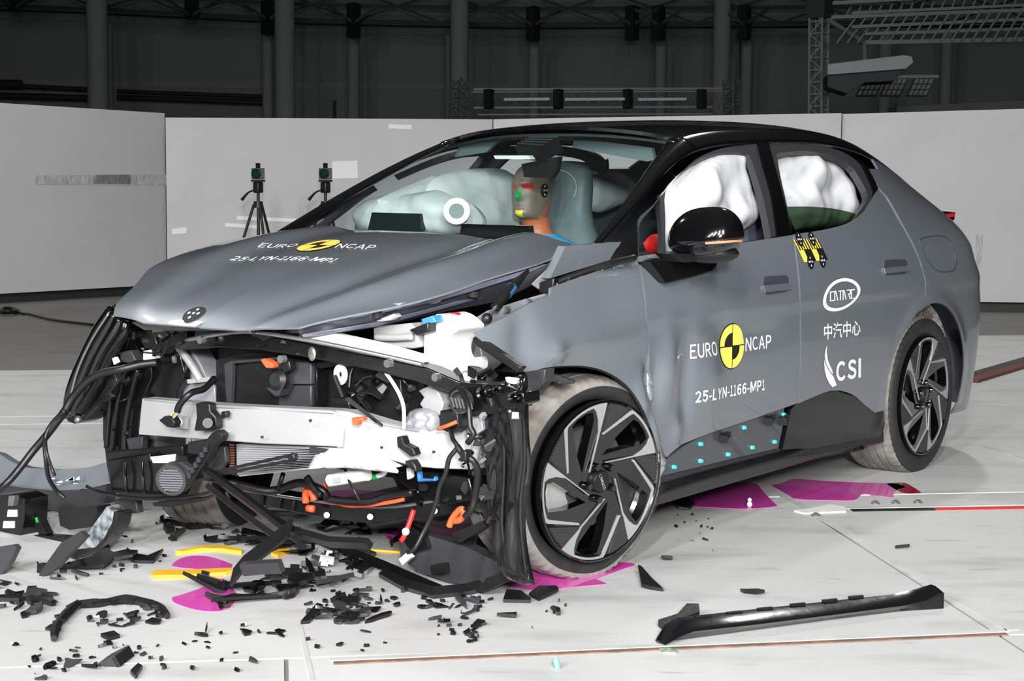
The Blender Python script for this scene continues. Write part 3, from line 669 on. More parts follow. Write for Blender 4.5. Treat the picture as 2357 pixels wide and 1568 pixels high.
# ================================================================== cabin
def pillow(name, px, m, parent, x=None, y=None, thick=.10, step=.03, wr=.012, seed=0, ws=9.0):
    """an inflated cloth bag: outline at one distance, bulging to both sides with wrinkles"""
    Q = np.array([at(p[0], p[1], x=x) if y is None else at(p[0], p[1], y=y) for p in smooth_outline(px, 60, 4)]); c = Q.mean(0)
    ax = np.array([1.0, 0, 0]) if y is None else np.array([0, 1.0, 0]); e2 = np.array([0, 0, 1.0]); e1 = np.cross(ax, e2)
    uv = np.stack([(Q-c)@e1, (Q-c)@e2], 1); P, F = fill(uv, [], step)
    seg = uv; nx = np.roll(uv, -1, 0); d = np.full(len(P), 9.0)
    for a, b in zip(seg, nx):
        t = np.clip(((P-a)@(b-a))/(max((b-a)@(b-a), 1e-9)), 0, 1); d = np.minimum(d, np.linalg.norm(P-(a+t[:, None]*(b-a)), axis=1))
    dm = d.max(); h = thick*np.sqrt(np.clip(1-(1-np.clip(d/(dm*.75), 0, 1))**2, 0, 1))
    base = c+P[:, :1]*e1+P[:, 1:]*e2
    wv = np.array([noise.noise(Vector(b*np.array(ws))+Vector((seed, 0, 0)))+.5*noise.noise(Vector(b*np.array(ws)*2.3)) for b in base])*wr*np.clip(d/.02, 0, 1)
    N = len(P); V = list(base-ax*(h+wv)[:, None])+list(base+ax*(h*.6)[:, None])
    cnt = {}
    for f in F:
        for i in range(3): cnt[(f[i], f[(i+1) % 3])] = 1
    FF = [tuple(f) for f in F]+[tuple(i+N for i in reversed(f)) for f in F]+[(b, a, a+N, b+N) for a, b in cnt if (b, a) not in cnt]
    return MB().add(V, FF).build(name, m, parent, True)
SEATM = mat('grey_seat_leather', (98, 108, 112), .5); TRIM = mat('blue_grey_trim', (84, 90, 106), .7); DASH = mat('dark_dashboard', (40, 46, 46), .55)
MB().box((.62, 0, .97), (.34, 1.40, .16)).box((.76, 0, .86), (.14, 1.38, .24)).build('dashboard', DASH, car, bevel=.03)
slab('passenger_screen', [(856, 489), (968, 492), (968, 530), (846, 530)], mat('dark_screen', (26, 34, 36), .2), car, x=.80, depth=.03)
slab('centre_screen', [(1062, 515), (1216, 520), (1220, 546), (1058, 545)], GLOSS, car, x=.62, depth=.03)
# airbags
pillow('passenger_airbag', [(842, 500), (850, 468), (872, 452), (930, 448), (985, 440), (1010, 438), (1045, 452), (1085, 470), (1108, 500), (1110, 530), (1060, 545), (900, 545), (846, 540)], BAG, car, x=.95, thick=.13, seed=3, wr=.03, step=.02)
vb = at(1052, 487, x=.80); vn = np.array([-.8, -.5, .15])
MB().revolve([(.030, 0), (.052, 0), (.052, .012), (.030, .012)], vb, vn, 28).build('airbag_vent', WHITEP, car)
MB().revolve([(0.001, .004), (.030, .004), (.030, .008), (.001, .008)], vb, vn, 24).build('airbag_vent_hole', mat('vent_painted_shade', (128, 136, 134), .9), car)  # grey disc: the shade inside the vent hole is put into its colour
pillow('curtain_airbag', [(975, 470), (990, 420), (1030, 398), (1100, 388), (1165, 392), (1190, 430), (1195, 500), (1190, 540), (1000, 540)], BAG, car, y=.60, thick=.07, seed=5)
pillow('curtain_airbag', [(868, 460), (910, 440), (1000, 402), (1012, 412), (1000, 470), (960, 520), (880, 520)], BAG, car, y=.64, thick=.05, seed=6)
pillow('curtain_airbag', [(1345, 395), (1420, 398), (1452, 412), (1448, 450), (1420, 475), (1380, 490), (1350, 480)], BAG, car, y=.60, thick=.06, seed=8)
pillow('curtain_airbag', [(1520, 470), (1535, 432), (1562, 402), (1610, 366), (1650, 350), (1694, 348), (1702, 372), (1712, 420), (1714, 480), (1708, 520), (1690, 545), (1640, 590), (1540, 600)], BAG, car, y=-.60, thick=.07, seed=1, wr=.045, step=.016, ws=5.5)
pillow('curtain_airbag', [(1786, 345), (1830, 346), (1890, 346), (1920, 358), (1930, 385), (1950, 420), (1966, 465), (1972, 488), (1945, 520), (1830, 530), (1806, 460)], BAG, car, y=-.58, thick=.07, seed=2, wr=.045, step=.016, ws=5.5)
pillow('seat_side_airbag', [(1480, 560), (1500, 540), (1528, 540), (1530, 575), (1512, 585), (1490, 580)], RED, car, y=-.66, thick=.012)['label'] = 'red cloth patch'
for mi, (px, yy) in enumerate((([(1704, 348), (1730, 350), (1765, 420), (1782, 560), (1722, 560), (1722, 460)], -.615), ([(1922, 355), (1965, 375), (2010, 440), (1990, 500), (1968, 505), (1962, 450)], -.60))):
    slab('pillar_trim', px, TRIM, car, y=yy, depth=.03)
# seats: base, backrest with rounded shoulders, integrated headrest
def seat(x, y, label=None):
    s = MB()
    def ringloft(secs):
        V = []; n = 20
        for (cx, cz, hw, hd) in secs:
            for k in range(n):
                t = 2*math.pi*k/n; a, b = math.cos(t), math.sin(t); V.append((cx+hd*np.sign(b)*abs(b)**.6, y+hw*np.sign(a)*abs(a)**.6, cz))
        F = [(i*n+k, i*n+(k+1) % n, (i+1)*n+(k+1) % n, (i+1)*n+k) for i in range(len(secs)-1) for k in range(n)]
        F += [tuple(range(n-1, -1, -1)), tuple(range((len(secs)-1)*n, len(secs)*n))]; s.add(V, F)
    ringloft([(x-.10, .55, .24, .07), (x-.06, .70, .26, .08), (x, .88, .25, .085), (x+.05, 1.02, .22, .08), (x+.08, 1.10, .16, .07), (x+.10, 1.16, .135, .06), (x+.11, 1.26, .135, .055), (x+.12, 1.33, .125, .05), (x+.125, 1.37, .09, .035), (x+.125, 1.375, .02, .01)])
    o = s.build('seat_backrest', SEATM, car, True)
    MB().box((x-.38, y, .46), (.52, .50, .16)).build('seat_cushion', SEATM, car, bevel=.05)
    V = [(x+.055, y+.10*math.cos(t), 1.26+.075*math.sin(t)) for t in np.linspace(0, 6.283, 24)]
    MB().tube(V, .002, 5, straight=True).build('seat_stitching', mat('pale_stitching', (190, 200, 200), .6), o)
seat(1.62, .36); seat(1.62, -.37)
MB().box((2.72, 0, .80), (.16, 1.2, .60)).box((2.50, 0, .48), (.5, 1.2, .16)).build('rear_bench', SEATM, car, bevel=.05)
for yy in (-.4, .4): MB().box((2.76, yy, 1.16), (.10, .26, .14)).build('rear_headrest', SEATM, car, bevel=.04)
# roof console, visors, rear view mirror, headliner
pp = []
for u, v in ((1.02, -.08), (1.02, .18), (.93, .21), (.90, -.04)): pp.append(W(np.array(u), np.array(v))+[.02, 0, -.035])
MB().prism(pp, (.04, 0, -.05)).build('camera_housing', BLACK, car)
for k in range(4):
    a, b = np.array(pp[0])*(1-k/4)+np.array(pp[3])*k/4, np.array(pp[1])*(1-k/4)+np.array(pp[2])*k/4; MB().bar(a+[-.004, 0, .004], b+[-.004, 0, .004], .006).build('housing_rib', DARK, car)
slab('housing_lip', [(1136, 358), (1216, 358), (1222, 367), (1140, 366)], WHITEP, car, x=.98, depth=.03)
slab('rear_view_mirror', [(1200, 378), (1285, 360), (1280, 392), (1268, 410), (1206, 408)], BLACK, car, x=1.06, depth=.03)
slab('sun_visor', [(1320, 318), (1500, 340), (1505, 368), (1490, 372), (1318, 340)], SEATM, car, x=1.25, depth=.02)
slab('sun_visor', [(1060, 330), (1150, 318), (1120, 350), (1045, 362)], SEATM, car, x=1.22, depth=.02)
panel('headliner', roofS, [(1.2, -.93), (1.2, 0), (1.2, .93), (3.3, .93), (3.3, 0), (3.3, -.93)], DASH, car, step=.1, thick=.01, offset=-.03)
# ================================================================== the dummy in the passenger seat
dm = thing('crash_test_dummy', 'brown-faced crash test dummy with red eyes, green nose and blue shirt in the passenger seat', 'crash test dummy', (1.48, .37, .50))
hc = at(1226, 440, y=.37); dz = hc-np.array([1.48, .37, .50])
SK = mat('brown_dummy_head', (122, 104, 94), .45); NK = mat('orange_vinyl_neck', (190, 104, 70), .5); DR = mat('red_face_paint', (190, 50, 36), .4); DG = mat('green_face_paint', (30, 150, 70), .4); DY = mat('yellow_face_paint', (226, 206, 40), .4)
secs = []   # (z, centre x, half length, half width)
for z, cx, hl, hw in ((-.62, .10, .12, .17), (-.45, .08, .125, .18), (-.33, .06, .12, .19), (-.24, .05, .10, .175), (-.205, .045, .085, .12), (-.185, .04, .07, .075), (-.165, .035, .062, .063), (-.14, .03, .061, .060), (-.12, .022, .064, .060),
                       (-.108, -.010, .078, .058), (-.095, -.010, .088, .064), (-.075, -.006, .092, .069), (-.055, -.003, .094, .071), (-.035, 0, .096, .073), (-.015, 0, .097, .074), (.005, 0, .098, .075), (.025, 0, .098, .076), (.045, .002, .098, .076), (.065, .004, .094, .074), (.085, .006, .084, .068), (.100, .008, .068, .056), (.110, .01, .046, .038), (.116, .01, .015, .012)):
    secs.append((z, cx, hl, hw))
zs = [s[0] for s in secs]; zf = list(np.linspace(-.62, -.24, 8))+list(np.linspace(-.205, .116, 60)); n = 64; V = []; F = []; FM = []
for z in zf:
    cx, hl, hw = (np.interp(z, zs, [s[i] for s in secs]) for i in (1, 2, 3))
    for k in range(n):
        a = 2*math.pi*k/n; ca, sa = math.cos(a), math.sin(a); ff = max(0, ca)
        x = cx-hl*ca; y = hw*sa
        if z > -.12:
            da = (a+math.pi) % (2*math.pi)-math.pi
            x -= .022*math.exp(-(da/.16)**2)*math.exp(-((z+.022)/.016)**2)*(1.15 if z < -.015 else 1)+.010*math.exp(-(da/.13)**2)*math.exp(-((z-.0)/.022)**2)
            x -= .007*math.exp(-(da/.6)**2)*math.exp(-((z-.035)/.010)**2) - .006*math.exp(-((abs(da)-.38)/.2)**2)*math.exp(-((z-.012)/.012)**2)
            x -= .006*math.exp(-(da/.30)**2)*(math.exp(-((z+.056)/.006)**2)+math.exp(-((z+.070)/.006)**2)) + .010*math.exp(-(da/.35)**2)*math.exp(-((z+.095)/.012)**2)
            y += .004*np.sign(sa)*math.exp(-((abs(da)-1.7)/.18)**2)*math.exp(-((z-.005)/.03)**2)
        V.append((x, y, z))
for i in range(len(zf)-1):
    for k in range(n):
        F.append((i*n+k, i*n+(k+1) % n, (i+1)*n+(k+1) % n, (i+1)*n+k)); z = (zf[i]+zf[i+1])/2; a = (2*math.pi*(k+.5)/n+math.pi) % (2*math.pi)-math.pi; q = abs(a)
        lim = np.interp(q, [.9, 1.4, 1.9, 2.6, 3.2], [-.12, -.10, -.03, -.012, -.012])
        f = 1 if (z < -.118 or z < lim) else 0
        if ((q-.52)/.34)**2+((z-.020)/.016)**2 < 1: f = 2
        if -.036 < z < .006 and q < .17: f = 3
        if -.11 < z < -.080 and q < .28: f = 4
        FM.append(f)
F += [tuple(range((len(zf)-1)*n, len(zf)*n))]; FM.append(0)
ob = mesh_obj('dummy_body', np.array(V)+dz, F, SK, dm, True, mats=[SK, NK, DR, DG, DY], fmat=FM)
sh = MB(); V = []
prof = [(-.60, .10, .14, .19), (-.45, .08, .145, .20), (-.33, .06, .14, .215), (-.25, .05, .115, .21), (-.215, .047, .10, .165), (-.192, .042, .088, .105), (-.182, .04, .082, .085)]
for z, cx, hl, hw in prof:
    for k in range(32): t = 2*math.pi*k/32; V.append((cx-hl*math.cos(t), hw*math.sin(t), z))
sh.add(np.array(V)+dz, [(i*32+k, i*32+(k+1) % 32, (i+1)*32+(k+1) % 32, (i+1)*32+k) for i in range(len(prof)-1) for k in range(32)])
for s in (1, -1): sh.tube(np.array([(.05, s*.19, -.27), (.02, s*.25, -.42), (-.06, s*.27, -.54), (-.22, s*.22, -.56)])+dz, [.06, .058, .05, .045], 14)
sh.build('blue_shirt', mat('blue_shirt_cloth', (64, 160, 214), .8), dm, True)
tc = dz+np.array([-.022, -.0775, .004]); MB().revolve([(.001, 0), (.029, 0), (.029, .003), (.001, .003)], tc, (0.08, -1, .0), 28).build('target_sticker', BLACKD, dm)
for a, b in ((0, 0), (.016, 0), (-.016, 0), (0, .018), (0, -.018)): MB().ball(tc+np.array([a, -.0035, b]), .0036, 8, (1, .4, 1.2)).build('target_dot', WHITED, dm)
# ================================================================== crushed front end
def pt(px, py, x): return at(px, py, x=x)
def part(name, pts, m, x=None, depth=.04, par=None, label=None, **k):
    o = slab(name, pts, m, par or car, depth=depth, x=x, **k)
    if depth > .015: b = o.modifiers.new('bevel', 'BEVEL'); b.width = .004; b.segments = 2; b.limit_method = 'ANGLE'; b.angle_limit = .9
    if label: o['label'] = label
    return o
# hood underside on the crushed side, with its buffers and striker
part('hood_inner_panel', [(684, 747, -.665), (720, 739, -.64), (880, 707, -.49), (1000, 681, -.36), (1100, 653, -.245), (1200, 624, -.09), (1262, 605, .04), (1262, 616, .06), (1240, 645, .09), (1150, 692, -.05), (1000, 722, -.25), (880, 750, -.40), (760, 772, -.55), (692, 778, -.62), (684, 762, -.655)], INNER, depth=.02)
part('hood_flange', [(720, 741, -.645), (880, 709, -.495), (1000, 683, -.365), (1100, 655, -.25), (1200, 626, -.095), (1258, 608, .03), (1200, 636, -.09), (1100, 667, -.24), (1000, 695, -.355), (880, 720, -.485), (760, 743, -.60)], mat('hood_flange_paint', (124, 128, 144), .3, .1, .6), depth=.012, vec=(-.012, 0, 0))
part('hood_flange_lower', [(692, 770, -.66), (860, 742, -.46), (1000, 707, -.30), (1150, 668, -.09), (1150, 674, -.09), (1000, 716, -.29), (860, 753, -.45), (696, 778, -.65)], mat('hood_flange_paint', (88, 92, 108)), depth=.02)
MB().ball(pt(990, 686, -.33), .045, 20, (.35, 1, .42)).build('inner_dish', EDUCT, car)
MB().cyl(pt(1090, 668, -.21), pt(1088, 682, -.21), .022, .020, 18).build('hood_buffer', DARK, car); MB().cyl(pt(1080, 645, -.24), pt(1080, 656, -.24), .012).build('hood_buffer', DARK, car)
MB().cyl(pt(868, 712, -.50), pt(868, 732, -.50), .018, .014, 14).build('hood_striker', DARK, car)
part('hood_hinge_bar', [(828, 718), (900, 699), (925, 697), (915, 706), (860, 722), (833, 727)], EDUCT, x=-.50, depth=.03)
# gas strut
st = MB().cyl(pt(1210, 622, -.06), pt(1140, 708, -.22), .013, .016, 14).build('gas_strut', BLACK, car)
MB().cyl(pt(1180, 660, -.128), pt(1166, 678, -.16), .0165).build('strut_sticker', mat('blue_sticker', (40, 90, 130), .5), st); MB().cyl(pt(1140, 708, -.22), pt(1122, 731, -.26), .006).build('strut_rod', STEEL, st); MB().ball(pt(1121, 733, -.265), .017, 12).build('strut_ball_joint', BLACK, st)
# hinge and top rail of the left wing
part('fender_rail', [(1035, 778, -.34), (1050, 757, -.31), (1120, 715, -.20), (1200, 690, -.07), (1262, 672, .05), (1266, 684, .05), (1200, 710, -.06), (1130, 740, -.17), (1070, 775, -.27), (1040, 792, -.32)], EDUCT, depth=.06)
for q in ((1075, 757, -.27), (1120, 733, -.19), (1165, 713, -.12), (1215, 696, -.04)): MB().cyl(pt(*q)+[-.012, 0, 0], pt(*q)+[.01, 0, 0], .012).build('rail_bolt', STEEL, car)
part('hood_hinge', [(1220, 655, -.01), (1262, 615, .06), (1285, 590, .12), (1305, 588, .14), (1295, 605, .12), (1262, 640, .06), (1240, 668, .02)], EDUCT, depth=.03)
part('hinge_bracket', [(1240, 650), (1275, 640), (1272, 672), (1240, 676)], BLACK, x=.02, depth=.03)
tube('cowl_seal', [(1268, 655, .04), (1330, 632, .12), (1400, 608, .22), (1460, 594, .33)], .012, BLACK, car)
for i in range(7):
    px = 1280+i*24; MB().box(pt(px, 652-(px-1280)*.31, .05+i*.04), (.03, .02, .014), basis((rnd.uniform(-1, 1), 1, rnd.uniform(-1, 1)))).build('seal_clip', rnd.choice([STEEL, BLACK]), car)
# dark block behind everything: motor bay filler (drive unit, battery tray)
part('drive_unit', [(300, 770), (700, 785), (980, 800), (1180, 830), (1190, 960), (1150, 1000), (560, 1010), (330, 930)], BLACK, x=-.02, depth=.30)
part('radiator_core', [(500, 800), (960, 850), (940, 1000), (520, 1010)], BLACK, x=-.36, depth=.05)
# strut tower and grey inner sheet metal
part('strut_tower', [(1030, 775), (1075, 760), (1100, 790), (1110, 830), (1080, 860), (1050, 860), (1030, 835)], EDUCT, x=-.22, depth=.12, smooth=True)
MB().ball(pt(1050, 802, -.26), .06, 18, (.4, .9, 1.3)).build('tower_recess', STEEL, car)
part('frame_bracket', [(860, 752), (945, 744), (960, 760), (965, 800), (950, 803), (870, 798), (860, 780)], ALU, x=-.42, depth=.08)
part('frame_bracket', [(862, 738), (905, 722), (912, 728), (895, 738), (870, 741)], WHITEP, x=-.46, depth=.03)
tube('bracket_rib', [(866, 776, -.43), (900, 778, -.43), (950, 775, -.43)], .012, ALU, car)
part('washer_tank', [(978, 752), (986, 742), (1004, 724), (1022, 726), (1038, 735), (1056, 752), (1054, 762), (1040, 772), (1028, 800), (1030, 822), (1040, 832), (1062, 828), (1066, 846), (1060, 860), (1040, 864), (1004, 858), (978, 850), (976, 800)], WHITEP, x=-.40, depth=.12, smooth=True)
MB().cyl(pt(1046, 728, -.34), pt(1046, 720, -.34), .018).build('tank_cap', RED, car)
part('relay_box', [(968, 735), (996, 726), (1003, 742), (972, 748)], BLUE, x=-.44, depth=.05)
part('relay_box', [(940, 760), (985, 742), (986, 765), (958, 772)], BLACK, x=-.45, depth=.04)
part('crossbar', [(686, 772, -.60), (770, 768, -.55), (880, 792, -.5), (976, 820, -.45), (976, 836, -.45), (880, 815, -.5), (770, 793, -.55), (690, 785, -.6)], WHITEP, depth=.03)
part('latch_beam', [(300, 742), (420, 744), (600, 745), (684, 748), (700, 768), (560, 764), (420, 762), (330, 760)], STEEL, x=-.58, depth=.05)
part('hood_latch', [(572, 752), (600, 748), (640, 752), (628, 770), (605, 786), (580, 770)], BLACK, x=-.64, depth=.05); MB().ball(pt(580, 760, -.66), .014).build('latch_bolt', STEEL, car)
part('radiator_support', [(400, 800, -.58), (430, 785, -.6), (520, 770, -.62), (600, 768, -.62), (690, 786, -.60), (780, 806, -.57), (880, 824, -.53), (980, 846, -.48), (1060, 880, -.44), (1120, 900, -.42), (1190, 915, -.4), (1195, 940, -.4), (1120, 930, -.42), (1040, 905, -.44), (960, 880, -.48), (880, 858, -.53), (780, 838, -.57), (690, 820, -.60), (600, 806, -.62), (500, 800, -.62), (410, 806, -.58)], SHINY, depth=.07)
tube('support_edge', [(430, 783, -.63), (560, 764, -.65), (700, 782, -.63), (850, 812, -.57), (975, 840, -.5)], .007, STEEL, car)
MB().ball(pt(718, 815, -.62), .02, 12, (.3, .8, 1.1)).build('support_dimple', STEEL, car)
for q in ((470, 782, -.64), (655, 826, -.63), (900, 836, -.55), (1010, 868, -.5)): MB().cyl(pt(*q), pt(*q)+[-.02, 0, 0], .012).build('support_bolt', STEEL, car)
# big rectangular air duct, horn and orange plug
part('air_duct', [(497, 826), (522, 820), (640, 820), (716, 832), (716, 938), (600, 936), (497, 932)], BLACK, x=-.50, depth=.12)
part('duct_rim', [(514, 838), (530, 830), (636, 822), (638, 828), (534, 838), (530, 932), (520, 932)], DARK, x=-.525, depth=.02)
part('duct_flap', [(636, 830), (716, 836), (716, 885), (640, 885)], mat('slate_plastic', (58, 58, 64), .5), x=-.515, depth=.02); part('duct_flap', [(640, 888), (716, 888), (716, 936), (640, 936)], DARK, x=-.512, depth=.02)
hn = MB().revolve([(.001, 0), (.020, 0), (.034, .012), (.036, .03), (.02, .05), (.001, .05)], pt(632, 874, -.58), (1, .2, -.15), 24).build('horn', BLACK, car)
part('horn_trumpet', [(608, 892), (640, 895), (652, 885), (640, 914), (630, 912)], DARK, x=-.57, depth=.05); part('horn_bracket', [(645, 838), (665, 830), (668, 850), (652, 862)], BLACK, x=-.56, depth=.03)
part('orange_plug', [(598, 828), (608, 826), (628, 838), (626, 848), (612, 848), (604, 838)], ORANGE, x=-.6, depth=.03); part('orange_plug', [(808, 962), (832, 960), (836, 968), (822, 972), (820, 980), (810, 978)], ORANGE, x=-.64, depth=.025)
# broken fan with white coil
part('fan_shroud', [(718, 838), (760, 822), (860, 840), (920, 850), (930, 990), (830, 965), (800, 945), (718, 938)], BLACK, x=-.44, depth=.08)
part('shroud_frame', [(716, 836), (728, 834), (732, 936), (718, 940)], SHINY, x=-.5, depth=.04); part('shroud_frame', [(716, 836), (800, 822), (830, 830), (800, 838), (735, 850)], SHINY, x=-.5, depth=.03)
for r in (.024, .017, .010): MB().tube([pt(784, 862, -.53)+np.array([.0, r*math.cos(t), r*1.2*math.sin(t)]) for t in np.linspace(0, 6.283, 20)], .0042, 6, straight=True).build('fan_coil', WHITEP, car)
MB().revolve([(.001, 0), (.012, -.006), (.032, .0), (.036, .014), (.030, .03)], pt(818, 906, -.52), (1, .1, 0), 28).build('fan_motor', SHINY, car)
for k in range(7):
    a = k*.9; c = pt(818, 906, -.515); MB().strip([c+np.array([.0, .03*math.cos(a), .03*math.sin(a)]), c+np.array([.01, .065*math.cos(a+.3), .065*math.sin(a+.3)]), c+np.array([.015, .095*math.cos(a+.5), .085*math.sin(a+.5)])], (1, .4, .3), .03, .004).build('fan_blade', BLACK, car)
MB().cyl(pt(770, 866, -.55), pt(790, 916, -.56), .008).build('fan_link', BLACK, car); part('link_mount', [(765, 912), (800, 915), (806, 940), (788, 952), (770, 940)], SHINY, x=-.56, depth=.04)
for p, q in (((796, 918), (868, 972)), ((802, 916), (880, 980))): MB().bar(pt(*p, -.56), pt(*q, -.56), .006).build('fan_stay', DARK, car)
rg = MB()
for k in range(22):
    t = k/21; px = 888+38*math.sin(t*2.4)**.8 if t < .99 else 924; py = 858+t*130; rg.box(pt(888+42*math.sin(min(t*2.2, 1.57)), py, -.50), (.01, .010, .010))
rg2 = MB().tube([pt(888+42*math.sin(min(t*2.2, 1.57)), 858+t*130, -.50) for t in np.linspace(0, 1, 14)], .006); rg2.V += []; o = rg2.build('ring_gear', WHITEP, car); 
# left-hand inner sheet metal (car's right rail) with black blade in front
part('strut_bracket', [(408, 800), (436, 798), (462, 840), (474, 868), (492, 872), (496, 930), (470, 932), (402, 925), (398, 905), (424, 890), (436, 872), (428, 850), (412, 830)], EDUCT, x=-.42, depth=.08)
tube('bracket_fold', [(412, 800, -.45), (440, 838, -.45), (462, 876, -.45)], .014, ALU, car); part('rail_plate', [(428, 874), (480, 868), (486, 878), (430, 884)], ALU, x=-.46, depth=.03)
part('white_backplate', [(300, 800), (360, 780), (410, 800), (442, 850), (440, 880), (405, 920), (330, 900)], WHITEP, x=-.36, depth=.02)
part('mud_shield_blade', [(362, 810), (405, 806), (418, 832), (423, 872), (408, 902), (404, 922), (372, 918), (346, 900), (362, 870), (372, 840)], SHINY, x=-.46, depth=.03, smooth=True)
part('lamp_pipe', [(322, 786), (356, 775), (362, 796), (334, 804)], BLACK, x=-.5, depth=.05); part('white_block', [(328, 808), (352, 804), (356, 826), (328, 830)], WHITEP, x=-.52, depth=.03); part('lamp_bracket', [(272, 812), (300, 806), (312, 830), (296, 836), (280, 834)], DARK, x=-.52, depth=.04)
part('barcode_label', [(258, 825), (266, 822), (272, 834), (262, 840)], WHITED, x=-.56, depth=.01)
part('lamp_bracket', [(345, 800), (400, 770), (430, 762), (428, 778), (385, 800), (378, 815), (352, 818)], BLACK, x=-.54, depth=.04)
# torn right headlamp shell: nested fluted strips hanging outside the wing
hs = part('headlamp_shell', [(262, 700), (236, 728), (210, 766), (186, 812), (164, 862), (152, 905), (150, 940), (154, 970), (170, 976), (186, 968), (204, 945), (226, 905), (250, 868), (272, 840), (292, 800), (300, 762), (290, 742), (268, 738)], SHINY, x=-.50, depth=.10)
for dx, rr, m in ((0, .022, GLOSS), (16, .024, GLOSS), (36, .026, GLOSS), (56, .022, SHINY)):
    tube('lamp_flute', [(258+dx*.6, 715+dx*.5, -.53), (226+dx, 762+dx*.2, -.54), (196+dx, 822, -.545), (172+dx, 880, -.55), (160+dx*.7, 925, -.55), (158+dx*.5, 962-dx*.3, -.55)], rr, m, hs, n=10)
tube('lamp_edge', [(250, 722, -.56), (210, 785, -.57), (180, 850, -.575), (163, 910, -.575)], .004, STEEL, hs); MB().ball(pt(180, 966, -.57), .014).build('lamp_tip', STEEL, hs)
part('lamp_back', [(232, 870), (262, 856), (270, 880), (232, 930), (196, 968), (190, 955), (212, 905)], DARK, x=-.50, depth=.06); part('lamp_tab', [(212, 922), (245, 908), (258, 912), (252, 922), (220, 930)], BLACK, x=-.53, depth=.03)
# right liner and glossy bumper end
part('right_liner', [(255, 850), (300, 812), (345, 806), (350, 870), (335, 905), (322, 1000), (330, 1045), (300, 1060), (245, 1062), (236, 1010), (236, 950), (246, 890)], SHINY, x=-.44, depth=.06)
for q in (((300, 830), (282, 880), (268, 950), (258, 1040)), ((318, 850), (302, 910), (290, 980), (286, 1050)), ((275, 850), (258, 900), (250, 970), (246, 1030))): tube('liner_ridge', [(a, b, -.46) for a, b in q], .012, SHINY, car)
part('lower_bumper_end', [(246, 1058), (330, 1046), (345, 1044), (345, 1062), (402, 1062), (404, 1046), (430, 1050), (446, 1100), (430, 1142), (300, 1148), (256, 1132)], SHINY, x=-.56, depth=.05)
for px in (288, 328): tube('bumper_flute', [(px, 1062, -.575), (px+1, 1100, -.58), (px+4, 1135, -.575)], .006, GLOSS, car)
tube('bumper_lip', [(200, 1120, -.58), (240, 1136, -.6), (330, 1148, -.62), (430, 1144, -.62), (490, 1132, -.6)], .006, BLACK, car); part('white_plate', [(346, 1052), (400, 1046), (398, 1062), (385, 1066), (352, 1066)], WHITEP, x=-.57, depth=.01)
part('bumper_bracket', [(290, 1010), (328, 1004), (325, 1036), (296, 1040)], DARK, x=-.47, depth=.03); part('lower_ledge', [(245, 1040), (420, 1026), (420, 1046), (250, 1062)], BLACK, x=-.50, depth=.06)
part('hanging_flap', [(350, 1158), (400, 1150), (460, 1146), (500, 1136), (470, 1154), (400, 1168), (352, 1166)], BLACK, x=-.60, depth=.03)
part('louvre', [(262, 1150), (312, 1148), (316, 1182), (268, 1182)], DARK, x=-.5, depth=.03)
# aluminium bumper beam, bent back on the crushed side
bt = [(326, 917, -.60), (430, 926, -.63), (500, 932, -.64), (620, 938, -.64), (760, 944, -.62), (800, 948, -.60), (880, 972, -.53), (960, 990, -.46), (1086, 992, -.38), (1092, 1082, -.38), (1000, 1079, -.42), (950, 1074, -.46), (860, 1050, -.54), (778, 1029, -.60), (600, 1022, -.64), (500, 1014, -.64), (318, 1001, -.60)]
bb = part('bumper_beam', bt, ALU, depth=.06)
part('beam_groove', [(330, 917, -.60), (500, 932, -.645), (760, 944, -.625), (880, 972, -.535), (960, 990, -.465), (960, 995, -.47), (880, 979, -.54), (758, 952, -.63), (500, 939, -.65), (330, 923, -.605)], EDUCT, par=bb, depth=.02)
part('beam_plate', [(395, 956), (428, 960), (426, 988), (396, 984)], EDUCT, x=-.655, depth=.012, par=bb); MB().cyl(pt(410, 972, -.66), pt(410, 972, -.67), .014).build('beam_bolt', ALU, bb)
for q in ((605, 1006, -.66), (716, 968, -.66), (880, 1030, -.55), (1000, 1040, -.45)): MB().cyl(pt(*q), pt(*q)+[-.006, 0, 0], .004).build('beam_rivet', DARK, bb)
part('beam_crease', [(770, 948), (786, 990), (782, 1030), (776, 1030), (780, 990), (764, 948)], WHITEP, x=-.615, depth=.012, par=bb)
part('sensor_mount', [(450, 930), (462, 926), (482, 930), (482, 945), (496, 960), (498, 985), (488, 992), (446, 992), (452, 960)], BLACK, x=-.68, depth=.03); MB().cyl(pt(478, 974, -.69), pt(478, 974, -.71), .016).build('mount_boss', DARK, car)
part('beam_clip', [(508, 948), (520, 947), (520, 960), (513, 963), (508, 958)], BLACK, x=-.67, depth=.02)
part('broken_clip', [(912, 1006), (924, 1004), (930, 1022), (950, 1032), (956, 1048), (944, 1052), (928, 1040), (914, 1030)], BLACK, x=-.54, depth=.03); part('broken_clip', [(930, 1062), (946, 1058), (956, 1074), (958, 1088), (938, 1076)], BLACK, x=-.53, depth=.03)
# crumpled casting and rail end on the left
o = pillow('crumpled_casting', [(936, 970), (948, 945), (985, 940), (1008, 955), (1012, 985), (1000, 1000), (960, 992)], EDUCT, car, x=-.42, thick=.03, step=.008, wr=.02, seed=9, ws=38.0)
part('rail_end', [(962, 900), (990, 886), (1010, 905), (1020, 930), (1012, 958), (980, 952), (965, 930), (975, 915)], ALU, x=-.40, depth=.05); part('rail_end', [(1064, 945), (1076, 944), (1078, 975), (1066, 980)], WHITEP, x=-.4, depth=.03)
tube('beam_tip', [(1084, 985, -.41), (1096, 1020, -.42), (1090, 1060, -.42), (1098, 1075, -.42)], .014, ALU, car)
